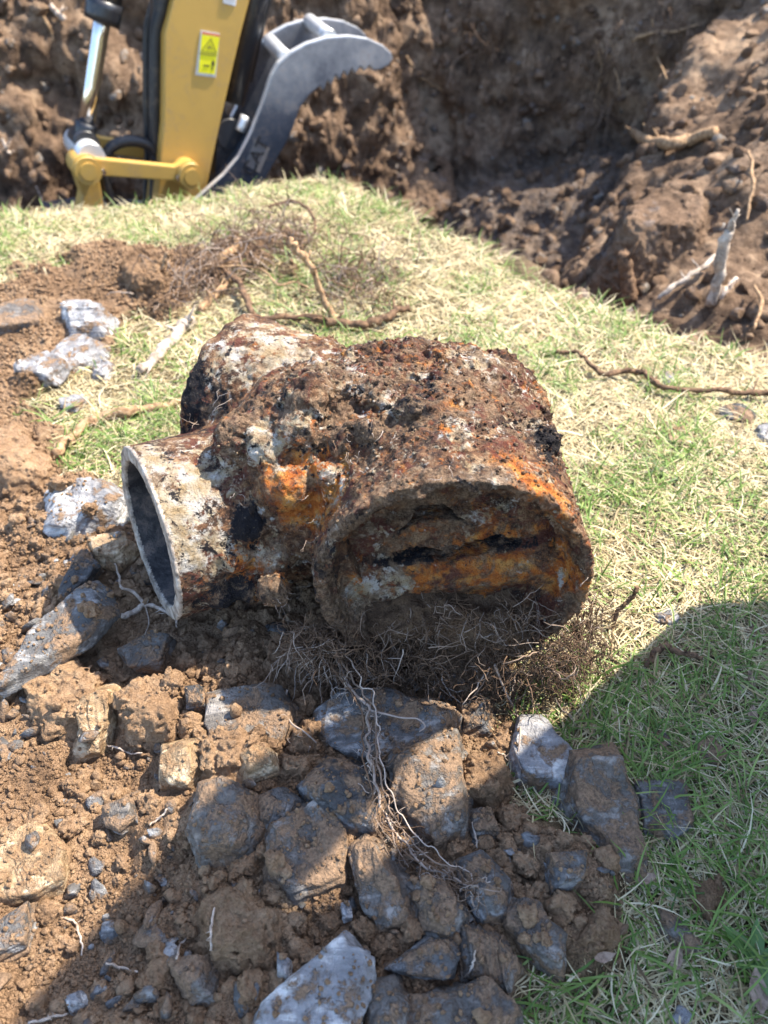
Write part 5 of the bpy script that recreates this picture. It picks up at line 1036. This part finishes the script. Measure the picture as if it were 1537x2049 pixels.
# ------------------------------------------------------------------ bystanders, added out of view to shade the near ground
PX, PY = .86, .505; pz = float(ground_h(np.array([PX]), np.array([PY]))[0])
per = bpy.data.meshes.new('person'); fw_ = np.array([-.92, -.391, 0]); rt = np.array([-.391, .92, 0])
J = {}
def jn(n, s, f_, z): J[n] = tuple(rt * s + fw_ * f_ + np.array([0, 0, z]))
jn('pelvis', 0, 0, .98); jn('waist', 0, .01, 1.12); jn('chest', 0, .0, 1.33); jn('neck', 0, 0, 1.53); jn('chin', 0, .02, 1.60); jn('head', 0, .02, 1.69); jn('crown', 0, .01, 1.78)
for s, sg in (('l', -1), ('r', 1)):
    jn('hip' + s, .10 * sg, 0, .92); jn('knee' + s, .12 * sg, .015, .50); jn('ankle' + s, .13 * sg, -.02, .10); jn('heel' + s, .135 * sg, -.02, .045); jn('toe' + s, .15 * sg, .17, .04)
    jn('sh' + s, .20 * sg, 0, 1.46); jn('elb' + s, .30 * sg, -.01, 1.18); jn('wri' + s, .31 * sg, .10, .95); jn('hand' + s, .30 * sg, .14, .87)
Rd = dict(pelvis=(.165, .125), waist=(.155, .115), chest=(.185, .125), neck=(.06, .06), chin=(.068, .075), head=(.078, .098), crown=(.055, .065), hip=(.10, .10), knee=(.068, .068), ankle=(.05, .055), heel=(.05, .05), toe=(.042, .04), sh=(.078, .078), elb=(.058, .058), wri=(.04, .036), hand=(.042, .03))
E_ = [('pelvis', 'waist'), ('waist', 'chest'), ('chest', 'neck'), ('neck', 'chin'), ('chin', 'head'), ('head', 'crown')]
for s in 'lr': E_ += [('pelvis', 'hip' + s), ('hip' + s, 'knee' + s), ('knee' + s, 'ankle' + s), ('ankle' + s, 'heel' + s), ('heel' + s, 'toe' + s), ('chest', 'sh' + s), ('sh' + s, 'elb' + s), ('elb' + s, 'wri' + s), ('wri' + s, 'hand' + s)]
nm = list(J)
for s, sg in (('l', -1), ('r', 1)):   # fingers and thumb
    for q, (ds, L) in enumerate(((-.024, .07), (-.008, .082), (.008, .078), (.023, .06))):
        for z_, w_ in ((0, 0), (1, .55), (2, 1.0)):
            J[f'f{q}{z_}{s}'] = tuple(np.array(J['hand' + s]) + fw_ * (ds + .012 * w_ * w_) + np.array([0, 0, -.03 - L * w_]) - rt * sg * .012 * w_ * w_); Rd[f'f{q}{z_}'] = (.009, .009)
            E_.append((('hand' + s) if z_ == 0 else f'f{q}{z_ - 1}{s}', f'f{q}{z_}{s}'))
    for z_, (df, dz) in enumerate(((.035, .0), (.05, -.03), (.052, -.055))):
        J[f't{z_}{s}'] = tuple(np.array(J['hand' + s]) + fw_ * df + np.array([0, 0, dz])); Rd[f't{z_}'] = (.0105, .0105); E_.append((('hand' + s) if z_ == 0 else f't{z_ - 1}{s}', f't{z_}{s}'))
nm = list(J); per.from_pydata([J[k] for k in nm], [(nm.index(a), nm.index(b)) for a, b in E_], [])
po = bpy.data.objects.new('person', per); COL.objects.link(po); po.location = (PX, PY, pz); po.scale = (1.06, 1.06, 1.07)
sk_ = po.modifiers.new('skin', 'SKIN'); sk_.use_smooth_shade = True
for i, k in enumerate(nm):
    key = k if k in Rd else k[:-1]; per.skin_vertices[0].data[i].radius = Rd[key]
per.skin_vertices[0].data[nm.index('pelvis')].use_root = True
po.modifiers.new('sub', 'SUBSURF').levels = 2; po.modifiers['sub'].render_levels = 2
bpy.context.view_layer.update(); bm_ = bpy.data.meshes.new_from_object(po.evaluated_get(bpy.context.evaluated_depsgraph_get())); po.modifiers.clear(); po.data = bm_; bm_.name = 'person'
for nm_, c_ in (('jacket_cloth', (.05, .06, .075)), ('trouser_cloth', (.045, .055, .09)), ('skin', (.48, .28, .20)), ('boot_leather', (.09, .055, .03))):
    t = NT(nm_); q = t.noise(t.pos(), 120, 4, .7); bm_.materials.append(t.done(t.mix(t.mr(q, .35, .65), c_, tuple(x * .7 for x in c_)), .8 if nm_ != 'skin' else .5, t.bump(q, .3, .003), 0, .25))
hw = np.array([v.co[:] for v in bm_.vertices])
for pl in bm_.polygons:
    c = hw[list(pl.vertices)].mean(0); r_ = abs(c @ rt)
    pl.material_index = 3 if c[2] < .13 else (2 if (c[2] > 1.55 or (c[2] < .93 and r_ > .235)) else (1 if c[2] < .97 and r_ < .235 else 0)); pl.use_smooth = True
tag(po, 'person in long dark coat and jeans standing on the lawn beside the dug earth', 'person')
# head: face and hair
def eball(name, c, r, mat, sub=2, cutf=None):
    b = bmesh.new(); bmesh.ops.create_icosphere(b, subdivisions=sub, radius=1); me = bpy.data.meshes.new(name)
    for v in b.verts: q = v.co; v.co = Vector(np.array(c) + rt * q.x * r[0] + fw_ * q.y * r[1] + np.array([0, 0, 1]) * q.z * r[2])
    if cutf: bmesh.ops.delete(b, geom=[v for v in b.verts if cutf(np.array(v.co))], context='VERTS')
    b.to_mesh(me); b.free(); me.materials.append(mat); o = bpy.data.objects.new(name, me); COL.objects.link(o); o.parent = po
    for pl in me.polygons: pl.use_smooth = True
    return o
hc = np.array([0, 0, 1.70]) + fw_ * .015; skm = bm_.materials[2]
t = NT('hair'); hairm = t.done(t.ramp(t.noise(t.pos(), 200, 3, .7), [(.3, (.02, .013, .009)), (.7, (.06, .04, .025))]), .6); t = NT('eye'); eyem = t.done((.03, .02, .015), .2)
eball('hair', hc + np.array([0, 0, .022]) - fw_ * .012, (.092, .112, .105), hairm, 3, lambda q: (q - hc) @ fw_ > .045 and q[2] < 1.765 or q[2] < 1.66)
for sg in (-1, 1):
    eball('eye', hc + fw_ * .094 + rt * .031 * sg + np.array([0, 0, .004]), (.012, .008, .008), eyem); eball('ear', hc + rt * .086 * sg - fw_ * .005 - np.array([0, 0, .01]), (.014, .022, .032), skm)
eball('nose', hc + fw_ * .108 - np.array([0, 0, .028]), (.015, .020, .024), skm); eball('mouth', hc + fw_ * .090 - np.array([0, 0, .068]), (.024, .008, .006), eyem)
cz = np.linspace(1.12, .34, 14); an = np.arange(40) * 2 * np.pi / 40; cu = (1.12 - cz) / .78
CW = np.interp(cu, [0, .2, 1], [.19, .215, .345])[:, None] + .012 * np.sin(an * 7)[None] * cu[:, None]; CD = np.interp(cu, [0, .2, 1], [.145, .165, .25])[:, None] + .012 * np.sin(an * 7)[None] * cu[:, None]
CV = (rt[None, None] * (CW * np.cos(an))[..., None] + fw_[None, None] * (CD * np.sin(an))[..., None] + np.array([0, 0, 1.0]) * cz[:, None, None])
ci, cj = np.meshgrid(np.arange(13), np.arange(40), indexing='ij'); CQ = np.stack([ci * 40 + cj, ci * 40 + (cj + 1) % 40, (ci + 1) * 40 + (cj + 1) % 40, (ci + 1) * 40 + cj], -1).reshape(-1, 4)
mesh('shade_skirt', CV.reshape(-1, 3), CQ, bm_.materials[0], po, True)  # flared skirt added to close the gap of light between the legs
bpy.context.view_layer.update()
p2 = po.copy(); COL.objects.link(p2); p2.location = (PX - .02, PY - .36, float(ground_h(np.array([PX - .02]), np.array([PY - .36]))[0])); p2.rotation_euler = (0, 0, .25)  # copy added out of view so the shade reaches the lower right
p2['label'] = 'second person in long dark coat, added out of view to widen the shade'
for ch in list(po.children): c = ch.copy(); COL.objects.link(c); c.parent = p2
for o in _hid: o.hide_viewport = False
